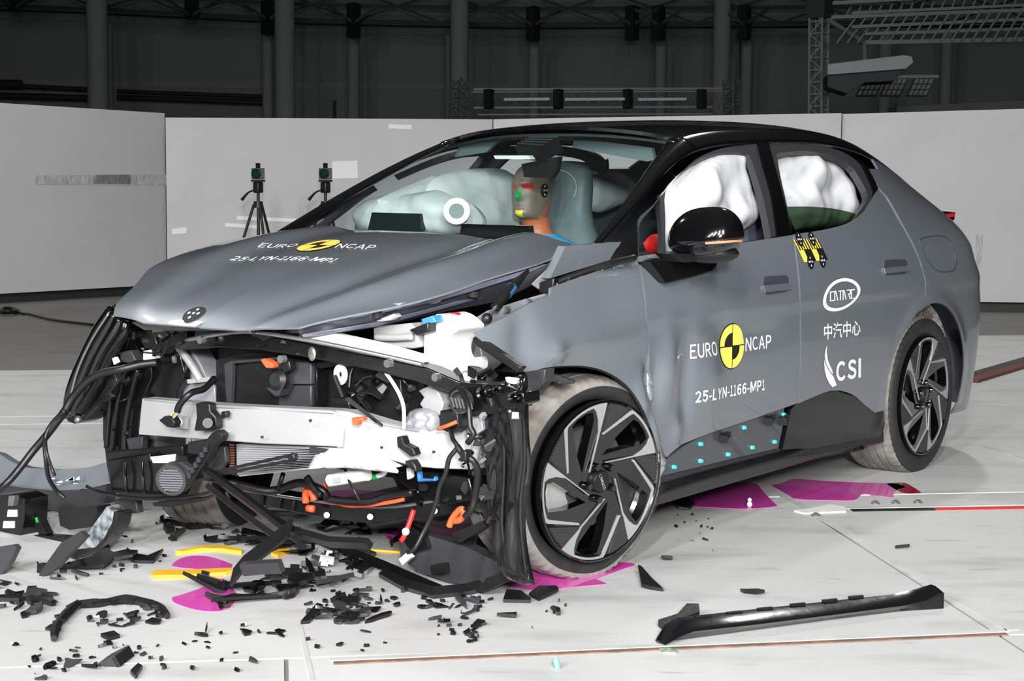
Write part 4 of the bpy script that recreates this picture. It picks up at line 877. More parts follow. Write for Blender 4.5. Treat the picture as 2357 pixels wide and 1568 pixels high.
# radiator with crumpled foil and drier bottle
RADM = mat('bright_radiator', (242, 242, 242), .45, .2)
rd = part('radiator', [(544, 1022), (600, 1024), (780, 1032), (860, 1056), (905, 1078), (880, 1082), (760, 1066), (740, 1078), (640, 1088), (548, 1098)], RADM, x=-.585, depth=.05)
fin = MB()
for k in range(13):
    a = pt(546, 1026+k*5.4, -.592); b = pt(735-k*2, 1034+k*3.6, -.592); fin.bar(a, b, .0028, .008)
part('radiator_fins', [(0, 0), (1, 0), (1, 1)], RADM, x=1) if False else fin.build('radiator_fins', EDUCT, rd, False)
sd = MB()
for k in range(12): sd.box(pt(534, 1024+k*6, -.58), (.01, .014, .005))
tkk = part('radiator_tank', [(526, 1018), (544, 1020), (546, 1098), (528, 1092)], BLACK, x=-.57, depth=.05); sd.build('tank_teeth', mat('copper_brown', (120, 74, 60), .5), tkk, False)
pillow('crumpled_foil', [(740, 1036), (800, 1030), (860, 1050), (912, 1078), (916, 1090), (860, 1084), (800, 1078), (750, 1078), (736, 1060)], mat('crumpled_white_foil', (228, 226, 226), .5, .2), car, x=-.585, thick=.02, step=.007, wr=.014, seed=4, ws=45.0)
part('foil_bracket', [(712, 1030), (752, 1034), (748, 1048), (712, 1042)], DARK, x=-.60, depth=.01)
dr = MB().cyl(pt(760, 1106, -.50), pt(846, 1092, -.50), .020, .020, 18).build('drier_bottle', WHITEP, car); MB().tube([pt(800, 1080, -.46), pt(862, 1074, -.46), pt(884, 1078, -.46), pt(884, 1090, -.46), pt(860, 1098, -.46), pt(842, 1098, -.46)], .008).build('drier_pipe', WHITEP, dr); MB().cyl(pt(858, 1098, -.46), pt(870, 1095, -.46), .0095).build('green_band', mat('green_band', (30, 170, 80), .5), dr)
part('bottle_sticker', [(764, 1102), (782, 1100), (782, 1110), (764, 1112)], mat('blue_print', (140, 150, 220), .6), x=-.526, depth=.004)
part('pipe_bundle', [(820, 1076), (858, 1070), (862, 1086), (825, 1090)], BLACK, x=-.47, depth=.02)
part('compressor', [(915, 1082), (1000, 1086), (1080, 1100), (1090, 1150), (1020, 1165), (960, 1140), (920, 1110)], SHINY, x=-.34, depth=.12); part('blue_connector', [(958, 1086), (964, 1086), (966, 1102), (996, 1104), (998, 1096), (1002, 1108), (960, 1110)], BLUE, x=-.40, depth=.02)
part('white_stub', [(934, 1076), (944, 1074), (946, 1100), (936, 1106)], WHITEP, x=-.41, depth=.02)
# lower cross member with holes
cm = part('lower_cross_member', [(560, 1126), (640, 1140), (720, 1150), (820, 1164), (920, 1166), (1020, 1150), (1110, 1124), (1124, 1150), (1060, 1178), (960, 1196), (860, 1206), (780, 1200), (700, 1184), (610, 1166), (556, 1148)], SHINY, x=-.30, depth=.09)
for px, py in ((752, 1186), (852, 1190), (1000, 1176)): MB().cyl(pt(px, py, -.305), pt(px, py, -.312), .010, n=16).build('member_hole', ALU, cm)
for px in (600, 640, 672, 705): part('member_rib', [(px, 1132+(px-560)*.16), (px+6, 1133+(px-560)*.16), (px+2, 1166+(px-600)*.15), (px-4, 1164+(px-600)*.15)], BLACK, x=-.31, depth=.02, par=cm)
tube('member_edge', [(560, 1128, -.31), (700, 1150, -.31), (880, 1168, -.31), (1040, 1146, -.31)], .006, STEEL, car)
part('subframe', [(900, 1094), (1100, 1106), (1110, 1140), (920, 1132)], BLACK, x=-.10, depth=.15)
# tall black wheel-arch liner torn off beside the front wheel
ln = pillow('torn_arch_liner', [(1112, 905), (1150, 880), (1205, 862), (1214, 870), (1216, 920), (1218, 1000), (1222, 1060), (1216, 1130), (1210, 1200), (1216, 1270), (1232, 1346), (1200, 1344), (1160, 1325), (1136, 1270), (1124, 1200), (1122, 1120), (1112, 1040), (1100, 970)], SHINY, car, x=-.40, thick=.022, step=.010, wr=.022, seed=11, ws=(22., 26., 3.5))
for q in (((1200, 870), (1206, 960), (1208, 1060), (1198, 1180), (1212, 1330)), ((1158, 890), (1160, 990), (1160, 1100), (1156, 1210), (1172, 1320))):
    tube('liner_fold', [(a, b, -.415) for a, b in q], [.006, .009, .006, .009, .005], SHINY, ln)
part('liner_top', [(1208, 856), (1255, 850), (1252, 880), (1232, 900), (1216, 905)], DARK, x=-.30, depth=.05)
part('wing_bracket', [(1088, 776), (1100, 778), (1188, 838), (1200, 846), (1190, 858), (1176, 850), (1100, 800), (1086, 788)], BLACK, x=-.42, depth=.03)
part('wing_stay', [(1246, 853), (1316, 876), (1316, 884), (1300, 884), (1244, 862)], DARK, x=-.10, depth=.02)
for q, wd in (((1128, 990), (1160, 1010)), ((1130, 1120), (1175, 1140))), : pass
# broken left headlamp
hl = part('broken_headlamp', [(1030, 905), (1060, 880), (1110, 885), (1170, 890), (1205, 905), (1206, 930), (1150, 950), (1090, 960), (1040, 940)], SHINY, x=-.46, depth=.08)
MB().revolve([(.030, 0), (.036, .0), (.036, .02), (.001, .024)], pt(1058, 925, -.50), (1, .1, 0), 24).build('projector_ring', DARK, hl)
for i in range(6): MB().bar(pt(1040+i*8, 915+i, -.505), pt(1046+i*8, 938+i, -.505), .005).build('projector_fin', STEEL, hl)
for px, py, s in ((1110, 905, .02), (1140, 900, .012), (1180, 915, .016)): MB().revolve([(s*.6, .004), (s, .0), (s, .02), (.001, .012)], pt(px, py, -.49), (1, .2, 0), 18).build('lamp_lens', GLOSS, hl)
for k, (a, b, c, d) in enumerate(((1160, 868, 1190, 885), (1062, 858, 1092, 880), (1150, 884, 1175, 892))): part('white_lamp_chip', [(a, b), (c, b+4), (c-3, d), (a+6, d-2)], WHITEP, x=-.43, depth=.02)
part('wheel_lamp_box', [(1012, 945), (1052, 948), (1056, 985), (1040, 1000), (1012, 988)], BLACK, x=-.50, depth=.05); tube('red_lead', [(1010, 987, -.52), (1030, 980, -.53), (1052, 971, -.52)], .006, ORANGE, car)
part('lamp_screen', [(1080, 950), (1105, 945), (1112, 990), (1090, 1005)], EDUCT, x=-.44, depth=.02)
# parking sensor horn with grille, stepped arm and clip rods
hc0 = pt(396, 1104, -.70); cone = MB().revolve([(.040, -.012), (.050, -.012), (.054, .0), (.050, .04), (.001, .04)], hc0, (.85, .5, .1), 36).build('round_speaker', DARK, car)
gr = MB(); Rg = basis((.85, .5, .1))
for k in range(9):
    v = -.032+.008*k; hw = math.sqrt(max(.0402**2-v*v, 0)); a = hc0+Rg[:, 1]*v+Rg[:, 0]*-hw; b = hc0+Rg[:, 1]*v+Rg[:, 0]*hw; gr.bar(a-Rg[:, 2]*.010, b-Rg[:, 2]*.010, .0045)
gr.revolve([(.001, -.004), (.041, -.004), (.041, 0), (.001, 0)], hc0, (.85, .5, .1), 24); gr.build('speaker_grille', mat('slate_grille', (92, 92, 98), .5), cone, False)
part('speaker_mount', [(372, 1078), (392, 1064), (418, 1066), (440, 1080), (432, 1110), (420, 1130)], DARK, x=-.68, depth=.03)
part('stepped_arm', [(486, 998), (500, 990), (512, 1000), (508, 1014), (492, 1024), (480, 1050), (455, 1088), (440, 1110), (424, 1104), (436, 1080), (456, 1045), (470, 1016)], BLACK, x=-.70, depth=.03)
for k in range(6): MB().box(pt(474-k*7.5, 1034+k*12, -.71), (.012, .016, .012), basis((1, .3, .2))).build('arm_rung', DARK, car)
part('arm_box', [(432, 1018), (468, 1012), (478, 1022), (462, 1048), (430, 1044)], BLACK, x=-.69, depth=.05); part('arm_plate', [(480, 1030), (516, 1028), (520, 1064), (500, 1090), (470, 1094), (462, 1070)], DARK, x=-.62, depth=.02)
for p, q in (((470, 1092), (670, 1048)), ((472, 1098), (672, 1060)), ((430, 1112), (560, 1082))): MB().bar(pt(*p, -.68), pt(*q, -.66), .012, .010).build('clip_rod', BLACK, car)
part('rod_end', [(662, 1046), (674, 1042), (678, 1056), (670, 1066), (662, 1060)], BLACK, x=-.67, depth=.02)
# hanging cables and harnesses
def cable(pts, r=.008, m=None, name='wiring_harness', **k): return tube(name, pts, r, m or BLACK, car, **k)
cable([(492, 872, -.5), (470, 895, -.6), (440, 905, -.68), (415, 930, -.70), (408, 948, -.70)], .011); part('cable_plug', [(364, 968), (378, 958), (392, 958), (402, 972), (398, 986), (384, 984)], BLACK, x=-.72, depth=.03)
for dx, m in ((0, RED), (4, YELLOW), (8, TEAL), (-3, WHITEP)): cable([(404+dx*.5, 948, -.705), (398+dx, 956, -.71), (388+dx, 966, -.715)], .002, m, 'thin_wire')
cable([(362, 835, -.52), (320, 840, -.56), (280, 850, -.6), (240, 858, -.62), (205, 875, -.64), (170, 912, -.66), (150, 945, -.68), (128, 975, -.70), (105, 1005, -.72), (75, 1040, -.75), (40, 1085, -.80), (10, 1118, -.84), (-30, 1150, -.86)], [.013, .014, .014, .013, .012], name='hanging_harness')
cable([(150, 945, -.69), (120, 975, -.71), (104, 1010, -.73), (106, 1060, -.74), (112, 1100, -.72), (130, 1130, -.68), (150, 1148, -.66)], .008, name='hanging_harness'); cable([(104, 1010, -.735), (108, 1045, -.75), (120, 1080, -.74), (126, 1095, -.74)], .006, name='hanging_harness')
cable([(270, 850, -.56), (296, 848, -.56), (276, 872, -.57), (270, 884, -.57)], .005)
cable([(1036, 985, -.5), (1042, 1010, -.55), (1052, 1030, -.56), (1034, 1055, -.57), (1026, 1090, -.57), (1012, 1120, -.57), (1004, 1155, -.57), (990, 1195, -.57), (975, 1225, -.58), (955, 1262, -.60), (938, 1272, -.60)], .007)
cable([(1060, 895, -.5), (1078, 935, -.53), (1082, 980, -.54), (1090, 1000, -.54), (1076, 1020, -.54)], .009); cable([(1052, 1028, -.56), (1068, 1048, -.56), (1090, 1062, -.55), (1100, 1090, -.53), (1094, 1140, -.5), (1086, 1170, -.5), (1070, 1190, -.5)], .010)
part('cable_can', [(1058, 1038), (1072, 1038), (1072, 1062), (1058, 1064)], BLACK, x=-.58, depth=.03)
cable([(450, 1092, -.6), (520, 1108, -.5), (600, 1128, -.45), (640, 1128, -.42), (690, 1112, -.40), (740, 1128, -.38), (756, 1150, -.36)], .014, name='coolant_hose'); cable([(755, 1150, -.40), (840, 1156, -.38), (900, 1140, -.36), (950, 1134, -.36)], .012, name='coolant_hose'); cable([(640, 1128, -.43), (652, 1090, -.43)], .008, name='coolant_hose'); cable([(706, 1098, -.4), (726, 1128, -.4), (740, 1140, -.4)], .012, name='coolant_hose')
for q in (((746, 1112), (750, 1125), (757, 1142)), ((757, 1152), (800, 1164), (850, 1163), (900, 1156), (930, 1150))): cable([(a, b, -.36) for a, b in q], .0065, ORANGE, 'orange_cable')
for q in (((704, 1158), (704, 1135), (712, 1128), (720, 1140), (724, 1152)), ((708, 1170), (722, 1172))): cable([(a, b, -.34) for a, b in q], .012, ORANGE, 'orange_cable')
cable([(1034, 1212, -.42), (1040, 1196, -.42), (1052, 1180, -.42), (1062, 1172, -.42), (1068, 1182, -.42), (1060, 1196, -.42), (1046, 1200, -.42)], .010, ORANGE, 'orange_cable')
cable([(795, 1082, -.5), (806, 1112, -.52), (816, 1130, -.53), (828, 1152, -.52)], .005)
cable([(952, 1175, -.5), (942, 1205, -.52), (930, 1235, -.54), (924, 1244, -.54)], .008, RED, 'red_hose'); MB().ball(pt(934, 1224, -.55), .012).build('hose_clamp', WHITEP, car)
# small wreckage caught in the bay
def junk(n, x0, x1, y0, y1, d0, d1, seed, mats, smin=.008, smax=.03):
    r = random.Random(seed)
    for i in range(n):
        c = pt(r.uniform(x0, x1), r.uniform(y0, y1), r.uniform(d0, d1)); R = basis((r.uniform(-1, 1), r.uniform(-1, 1), r.uniform(-1, 1))); s = r.uniform(smin, smax); m = r.choice(mats); k = r.random()
        if k < .45:
            q = [np.array([math.cos(a)*s*r.uniform(.5, 1.3), math.sin(a)*s*r.uniform(.5, 1.3), 0]) for a in np.linspace(0, 5.4, r.randint(4, 6))]
            MB().prism([c+R@v for v in q], R[:, 2]*r.uniform(.003, .012)).build('broken_bracket', m, car)
        elif k < .75: MB().box(c, (s*r.uniform(.6, 1.6), s*.8, s*r.uniform(.4, 1)), R, r.uniform(.6, 1)).build('plastic_clip', m, car)
        else: MB().tube([c, c+R[:, 2]*s*1.5, c+R[:, 2]*s*2+R[:, 0]*s], s*.16, 6).build('wire_stub', m, car)
KK = [BLACK, SHINY, BLACK, SHINY, DARK, GLOSS]
junk(22, 1045, 1200, 850, 960, -.52, -.42, 1, KK+[EDUCT, WHITEP]); junk(16, 1075, 1130, 950, 1200, -.52, -.42, 2, KK+[STEEL]); junk(14, 300, 420, 770, 830, -.58, -.48, 3, KK+[STEEL]); junk(10, 860, 960, 850, 960, -.5, -.44, 4, KK+[RED, STEEL])
junk(10, 230, 320, 860, 1000, -.5, -.46, 5, KK); junk(8, 930, 1090, 1080, 1160, -.42, -.36, 6, KK+[STEEL]); junk(8, 480, 660, 755, 800, -.68, -.62, 7, KK+[STEEL], .006, .016)
pillow('crumpled_door_edge', [(1490, 845), (1499, 868), (1502, 900), (1497, 926), (1490, 915), (1487, 885)], mat('creased_bare_metal', (190, 194, 200), .2, .7), car, y=-.905, thick=.010, step=.006, wr=.006, seed=21, ws=60.)
pillow('crumpled_fender_end', [(1506, 1035), (1518, 1040), (1532, 1058), (1526, 1085), (1516, 1100), (1511, 1070)], mat('creased_bare_metal', (190, 194, 200)), car, y=-.90, thick=.010, step=.006, wr=.008, seed=22, ws=60.)
# ================================================================== decals
def text_mesh(txt, bold=0.0, spacing=1.0):
    cu = bpy.data.curves.new('t', 'FONT'); cu.body = txt; cu.offset = bold; cu.resolution_u = 4; cu.space_character = spacing
    o = bpy.data.objects.new('t', cu); COL.objects.link(o); me = bpy.data.meshes.new_from_object(o, depsgraph=bpy.context.evaluated_depsgraph_get())
    V = np.array([v.co[:2] for v in me.vertices]); F = [tuple(p.vertices) for p in me.polygons]
    bpy.data.objects.remove(o); bpy.data.curves.remove(cu); bpy.data.meshes.remove(me)
    lo, hi = V.min(0), V.max(0); return (V-lo)/(hi-lo), F
class Frame:
    """affine map from a unit square to surface parameters, given by the pixels of its origin, right end and top"""
    def __init__(s, surf, grid, O, R, T): p = invert(surf, [O, R, T], grid); s.o = p[0]; s.u = p[1]-p[0]; s.v = p[2]-p[0]; s.S = surf
    def ab(s, P): P = np.asarray(P, float); return s.o+P[:, :1]*s.u+P[:, 1:2]*s.v
def decal(name, fr, P, F, m, parent, off=.003, ref=REF): return sheet(name, fr.S, fr.ab(P), F, m, parent, 0, off, ref)
def decal_poly(name, fr, poly, m, parent, off=.003, ref=REF):
    poly = np.array(poly, float); P, F = fill(poly, [], np.ptp(poly, axis=0).max()/7)
    return decal(name, fr, P, F, m, parent, off, ref)
CW = dict(K=.92, E=.78, U=.98, R=.92, O=1.08, N=1.0, C=.9, A=1.02, P=.86, L=.74, Y=.96, M=1.25, S=.9, I=.26)
def latin_mesh(txt, bold):
    """condensed lettering laid out letter by letter"""
    V = []; F = []; x = 0
    for ch in txt:
        if ch == '-': w = .42; v = np.array([(0, .34), (1, .34), (1, .48), (0, .48)]); f = [(0, 1, 2, 3)]
        elif ch == 'I': w = .26; v = np.array([(0, 0), (1, 0), (1, 1), (0, 1)], float); f = [(0, 1, 2, 3)]
        else: w = CW.get(ch, .5 if ch == '1' else .84); v, f = text_mesh(chr(ord(ch)+0xFEE0), bold)
        k = len(V); V += [(x+p[0]*w, p[1]) for p in v]; F += [tuple(i+k for i in q) for q in f]; x += w+.20
    V = np.array(V); V[:, 0] /= V[:, 0].max(); return V, F
def decal_text(txt, surf, grid, O, R, T, parent, bold=0.01, ref=REF, name='lettering', m=None): V, F = latin_mesh(txt, bold) if ord(txt[0]) < 256 else text_mesh(txt, bold); return decal(name, Frame(surf, grid, O, R, T), V, F, m or WHITED, parent, .003, ref)
def sector(r0, r1, a0, a1, n=14):
    o = [(r1*math.cos(math.radians(a0+(a1-a0)*i/n)), r1*math.sin(math.radians(a0+(a1-a0)*i/n))) for i in range(n+1)]
    return o+([(r0*math.cos(math.radians(a1+(a0-a1)*i/n)), r0*math.sin(math.radians(a1+(a0-a1)*i/n))) for i in range(n+1)] if r0 else [(0, 0)])
def roundel(fr, parent, ref=REF):
    d = decal_poly('roundel', fr, sector(0.001, 1, 0, 359.9, 40)[:41], BLACKD, parent, .0022, ref); g = .025
    for (r0, a0, a1, dx, dy) in ((0, 0, 90, g, g), (.56, 90, 180, -g, g), (0, 180, 270, -g, -g), (.56, 270, 360, g, -g)):
        decal_poly('yellow_quadrant', fr, [(x+dx, y+dy) for x, y in sector(r0, .93, a0, a1)], YELLOWD, d, .0042, ref)
def dotted(surf, ab, r, parent, ref=REF, asp=(1, 1), k=.52):
    fr = Frame.__new__(Frame); fr.S = surf; fr.o = np.array(ab, float); fr.u = np.array([r*asp[0], 0]); fr.v = np.array([0, r*asp[1]])
    d = decal_poly('target_sticker', fr, sector(0.001, 1, 0, 359.9, 28)[:29], BLACKD, parent, .004, ref)
    for a, b in ((0, 0), (k, 0), (-k, 0), (0, k), (0, -k)): decal_poly('target_dot', fr, [(a+.15*math.cos(t), b+.15*math.sin(t)) for t in np.linspace(0, 5.8, 10)], WHITED, d, .0052, ref)
HR = (0, 0, .5)
# front door
decal_text('EURO', Sd, GS, (1587, 826), (1651, 818), (1587, 793), fdoor); decal_text('NCAP', Sd, GS, (1714, 809), (1773, 801), (1715, 778), fdoor)
roundel(Frame(Sd, GS, (1683.5, 797), (1711, 793), (1685, 744)), fdoor); decal_text('25-LYN-1166-MP1', Sd, GS, (1599, 927.5), (1758, 898), (1599, 901), fdoor, .03)
# rear door
fe = Frame(S, GS, (1937, 679), (1978, 674.5), (1939.5, 641))
P, F = fill(np.array(sector(0.001, 1, 0, 359.9, 48)[:48]), [np.array([(.84*x, .80*y) for x, y in sector(.001, 1, 0, 359.9, 48)[:48]])], .2); decal('oval_ring', fe, P, F, WHITED, rdoor)
def strokes(fr, polys, wd, parent, name, asp=1.0):
    V = []; F = []
    for pl_ in polys:
        for i in range(len(pl_)-1):
            a = np.array(pl_[i], float); b = np.array(pl_[i+1], float); d = (b-a)*[asp, 1]; d /= np.linalg.norm(d); n = np.array([-d[1]/asp, d[0]])*wd; e = d*[1/asp, 1]*wd; k = len(V)
            V += [a-n-e, b-n+e, b+n+e, a+n-e]; F.append((k, k+1, k+2, k+3))
    return decal(name, fr, V, F, WHITED, parent)
ft = Frame(S, GS, (1908.5, 694), (1966, 687.5), (1908.5, 671)); L = []
for i, g in enumerate(([(1, 1), (0, 1), (0, 0), (1, 0)], [(0, 0), (0, 1), (.35, 1), (1, 0)], [(0, 1), (1, 1)], [(0, 0), (0, 1), (.35, 1), (1, 0)], [(0, 1), (1, 1), (1, .55), (.35, .55), (1, 0)], [(1, 1), (0, 1), (0, 0), (1, 0)])):
    L.append([((i+.14+x*.70)/6, .07+y*.86) for x, y in g])
L.append([((2+.49)/6, .93), ((2+.49)/6, .07)])
strokes(ft, L, .055, rdoor, 'lettering', 2.6)
decal_text('中汽中心', S, GS, (1895, 783), (1979, 771.5), (1895, 746), rdoor, .012, name='lettering')
decal_text('CSI', S, GS, (1923, 879), (1980, 869), (1923, 833), rdoor, .035)
fz = Frame(S, GS, (1890, 895), (1990, 895), (1890, 795))
def zz(p): ab = invert(S, [(1870+a/5.6, 620+b/5.6) for a, b in p], GS); r = delaunay_2d_cdt([Vector(q) for q in ab], [(i, (i+1) % len(ab)) for i in range(len(ab))], [], 1, 1e-7); sheet('swoosh', S, np.array([tuple(v) for v in r[0]]), [tuple(f) for f in r[2]], WHITED, rdoor, 0, .003)
zz([(175, 988), (181, 990), (176, 1060), (186, 1150), (208, 1220), (240, 1283), (258, 1352), (222, 1318), (180, 1240), (158, 1180), (150, 1120), (158, 1050)]); zz([(141, 1160), (160, 1215), (190, 1280), (225, 1335), (262, 1378), (282, 1435), (305, 1494), (250, 1520), (205, 1465), (170, 1390), (148, 1290)])
# yellow and black reference stickers under the rear window
def zq(p): return [(1800+a/14.25, 520+b/14.25) for a, b in p]
for A, B, C_, D_ in (((345, 462), (757, 436), (1098, 1155), (705, 1195)), ((760, 434), (1145, 412), (1495, 1112), (1110, 1160))):
    q = invert(S, zq([A, B, C_, D_]), GS)
    def bl(u, v): return tuple((q[3]*(1-u)+q[2]*u)*(1-v)+(q[0]*(1-u)+q[1]*u)*v)
    def st(us, m, nm, off, par):
        P = np.array([bl(*u) for u in us]); return sheet(nm, S, P, [tuple(range(len(P)))], m, par, 0, off)
    base = st([(0, 0), (1, 0), (1, .5), (1, 1), (0, 1), (0, .5)], BLACKD, 'reference_sticker', .0022, rdoor)
    st([(0, 0), (.42, 0), (.42, .52), (0, .52)], YELLOWD, 'yellow_block', .003, base)
    for k in range(5): st([(k*.2, .5 if k < 2 else .55), (k*.2+.1, .5 if k < 2 else .55), (k*.2+.1, 1), (k*.2, 1)], YELLOWD, 'yellow_bar', .003, base)
for c in zq([(545, 455), (955, 430), (905, 1185), (1300, 1140)]): dotted(S, invert(S, [c], GS)[0], .027, rdoor, asp=(.95, 1.05))
# hood
decal_text('EURO', Hd, GH, (592, 570.6), (678, 569.5), (605, 560.6), hood, .012, HR); decal_text('NCAP', Hd, GH, (769, 572), (856, 577), (783, 562.6), hood, .012, HR)
roundel(Frame(Hd, GH, (733.4, 566.5), (771, 567.5), (769, 554)), hood, HR); decal_text('25-LYN-1166-MP1', Hd, GH, (528, 600.4), (764, 606), (545, 591), hood, .03, HR)
dotted(Hd, invert(Hd, [(447, 724)], GH)[0], 1, hood, HR, (.036, .085))
# roof stickers
for vv in (-.84, ): pass
for px in ((1741, 303), (1769, 303)):
    ab = invert(roofS, [px], (np.linspace(1.2, 3.0, 30), np.linspace(-.97, .2, 30)))[0]; dotted(roofS, ab, 1, roof, REF, (.034, .055))
for px in ((1268, 300), (1282, 300)):
    ab = invert(roofS, [px], (np.linspace(1.17, 2, 20), np.linspace(-.97, .9, 30)))[0]; dotted(roofS, ab, 1, roof, REF, (.03, .05))

# lettering on the two near hub caps
for w, T in WHEELS[:2]:
    V, F = latin_mesh('LYNK&CO', 0.0); a = math.radians(-64 if w is WHEELS[0][0] else 62); d = np.array([math.cos(a), math.sin(a)]); u = np.array([-d[1], d[0]])
    L = [d*(v[0]-.5)*.056+u*(v[1]-.5)*.011 for v in V]; mesh_obj('cap_lettering', T([(q[0], -.0012, q[1]) for q in L]), F, mat('cap_letter_grey', (190, 190, 190), .5), w, False)
# ================================================================== fluids and wreckage on the floor
ZF = 0.0045
def fl_pts(px): return [at(p[0], p[1], z=ZF) for p in px]
def puddle(px, label, m=PINK, h=.0012, cat='puddle'):
    P = fl_pts(smooth_outline(px, 70, 4)); c = np.mean(P, 0); o = MB().prism(P, (0, 0, h)).build('coolant_puddle', m, None, False, origin=c); return tag(o, label, cat, 'pink coolant puddles')
puddle([(1512, 1178), (1560, 1135), (1600, 1118), (1680, 1112), (1738, 1114), (1758, 1134), (1790, 1166), (1720, 1172), (1620, 1168), (1540, 1164)], 'pink coolant puddle behind the front wheel, crossed by the plate joint')
puddle([(1770, 1118), (1800, 1112), (1830, 1103), (1900, 1108), (1990, 1112), (2060, 1114), (2085, 1122), (2062, 1130), (2055, 1146), (2020, 1142), (1985, 1138), (1965, 1152), (1900, 1152), (1840, 1150), (1800, 1140), (1780, 1128)], 'long pink coolant puddle beside the rear tyre')
puddle([(2040, 1114), (2080, 1112), (2105, 1124), (2121, 1135), (2085, 1136), (2062, 1128)], 'small dark red puddle end beside the rear tyre', mat('dark_red_coolant', (170, 20, 60), .1, 0, .6))
puddle([(1168, 1347), (1200, 1325), (1300, 1300), (1440, 1296), (1462, 1302), (1430, 1312), (1395, 1325), (1372, 1334), (1398, 1345), (1340, 1350), (1240, 1360), (1200, 1354)], 'pink coolant puddle under the flat front tyre')
puddle([(396, 1304), (400, 1296), (420, 1285), (450, 1280), (490, 1284), (535, 1300), (530, 1312), (510, 1328), (530, 1350), (545, 1372), (530, 1398), (498, 1408), (450, 1404), (402, 1388), (396, 1376), (430, 1366), (470, 1350), (478, 1330), (455, 1312), (420, 1308)], 'pink coolant splash under the yellow strips in front of the car')
puddle([(700, 1140), (800, 1128), (900, 1136), (940, 1150), (900, 1158), (800, 1156), (720, 1152)], 'pink coolant puddle under the middle of the broken front')
puddle([(880, 1225), (960, 1214), (1040, 1196), (1110, 1186), (1120, 1215), (1060, 1235), (960, 1250), (900, 1245)], 'pink coolant puddle under the torn wheel arch liner')
# joints, rails and lines on the floor
RUST = mat('rusty_joint', (150, 112, 92), .85, noise_amt=.5, noise_scale=14, rgb2=(96, 84, 76)); LINE = mat('white_floor_line', (206, 206, 204), .6, noise_amt=.2, noise_scale=6)
def floor_strip(a, b, w, m, name, h=.003, z=ZF):
    p = at(*a, z=z); q = at(*b, z=z); d = (q-p)/np.linalg.norm(q-p); n = np.array([-d[1], d[0], 0])*w/2
    o = MB().prism([p-n, q-n, q+n, p+n], (0, 0, h)).build(name, m, None, False); return struct(o)
floor_strip((768, 1528), (2318, 1461), .022, RUST, 'trim_2'); floor_strip((760, 1519), (2318, 1452), .03, LINE, 'trim_3', .002)
floor_strip((1740, 1104), (2330, 1452), .04, LINE, 'trim_4', .002); floor_strip((1870, 1172), (2500, 1158), .03, LINE, 'trim_5', .002); floor_strip((2190, 1004), (2420, 1077), .035, LINE, 'trim_6', .002)
floor_strip((1960, 1176), (2150, 1173), .035, BLACK, 'trim_7', .004); floor_strip((2150, 1173), (2500, 1167), .035, RED, 'trim_8', .004); floor_strip((-30, 977), (480, 972), .02, LINE, 'trim_9', .002)
floor_strip((2234, 880), (2440, 818), .10, mat('red_brown_rail', (112, 62, 52), .6, noise_amt=.3), 'trim_10', .02, .005); floor_strip((2236, 868), (2440, 808), .08, BLACK, 'trim_11', .02, .005)
floor_strip((690, 1440), (720, 1568), .012, LINE, 'trim_12', .002)
for i, px in enumerate(((2015, 1160), (2062, 1159), (2113, 1158), (1878, 1188))):
    c = at(*px, z=ZF); o = MB().cyl(c, c+[0, 0, .012], .014, .012, 6).cyl(c, c+[0, 0, .004], .018).build('floor_bolt', STEEL, None, origin=c)
    tag(o, ('steel bolt head beside the black rail, left of the other two', 'steel bolt head beside the black rail, middle of three', 'steel bolt head beside the rail, just above the red stripe', 'steel bolt head by the torn white corner of the floor plate')[i], 'bolt', 'bolts along the rail')
# ---- larger pieces
def lay(name, px, h, m, label, cat, group=None, tilt=(0, 0), z0=0.0, holes=None, thick=None, bev=.004):
    """piece lying on the floor: outline on the floor, raised to h with a slight tilt"""
    P = np.array([at(p[0], p[1], z=ZF+z0) for p in px]); c = P.mean(0); c[2] = ZF+z0
    dz = (P-c)@np.array([tilt[0], tilt[1], 0]); dz -= dz.min(); P = P+np.outer(dz, [0, 0, 1]); o = MB().prism(P, (0, 0, h)).build(name, m, None, 'auto', origin=c)
    return tag(o, label, cat, group) if label else o
# long detached sill trim at the lower right
tr = thing('sill_trim', 'long detached black sill trim lying at the lower right', 'car trim', at(1830, 1440, z=ZF)); o3 = np.array(tr.location)
def trim_loft(secs, m, name, par):
    V = []; n = len(secs[0]); F = []
    for s in secs: V += list(s)
    for i in range(len(secs)-1):
        for k in range(n): F.append((i*n+k, i*n+(k+1) % n, (i+1)*n+(k+1) % n, (i+1)*n+k))
    F += [tuple(range(n-1, -1, -1)), tuple(range((len(secs)-1)*n, len(secs)*n))]
    return MB().add(np.array(V)-o3, F).build(name, m, par, 'auto')
secs = []; a = at(1545, 1488, z=ZF); b = at(2172, 1402, z=ZF); d = (b-a)/np.linalg.norm(b-a); n = np.array([-d[1], d[0], 0])
for t, h, wf, wb in ((-.02, .010, .0, .05), (.03, .036, .004, .085), (.08, .050, .008, .095), (.3, .048, .0, .09), (.6, .044, .0, .085), (.85, .044, .0, .07), (.93, .054, .0, .06), (.985, .068, .0, .045), (1.0, .062, .0, .04)):
    p = a+(b-a)*t; u = 1-max(0, t-.8)*5 if t > .8 else 1
    secs.append([p+n*.040*u+[0, 0, .002], p+n*wf+[0, 0, h*.62], p+n*(.02*u)+[0, 0, h*.8], p+n*wb+[0, 0, h], p+n*(wb+.005)+[0, 0, h*.5], p+n*wb*.9+[0, 0, .002]])
trim_loft(secs, SHINY, 'trim_shell', tr)
for t in (.16, .27, .38, .50, .62, .72): p = a+(b-a)*t+n*.080+[0, 0, .047]; MB().box(p-o3, (.05, .008, .010), basis((d[0]*.1+n[0], n[1], 0.01))).build('trim_clip', BLACK, tr)
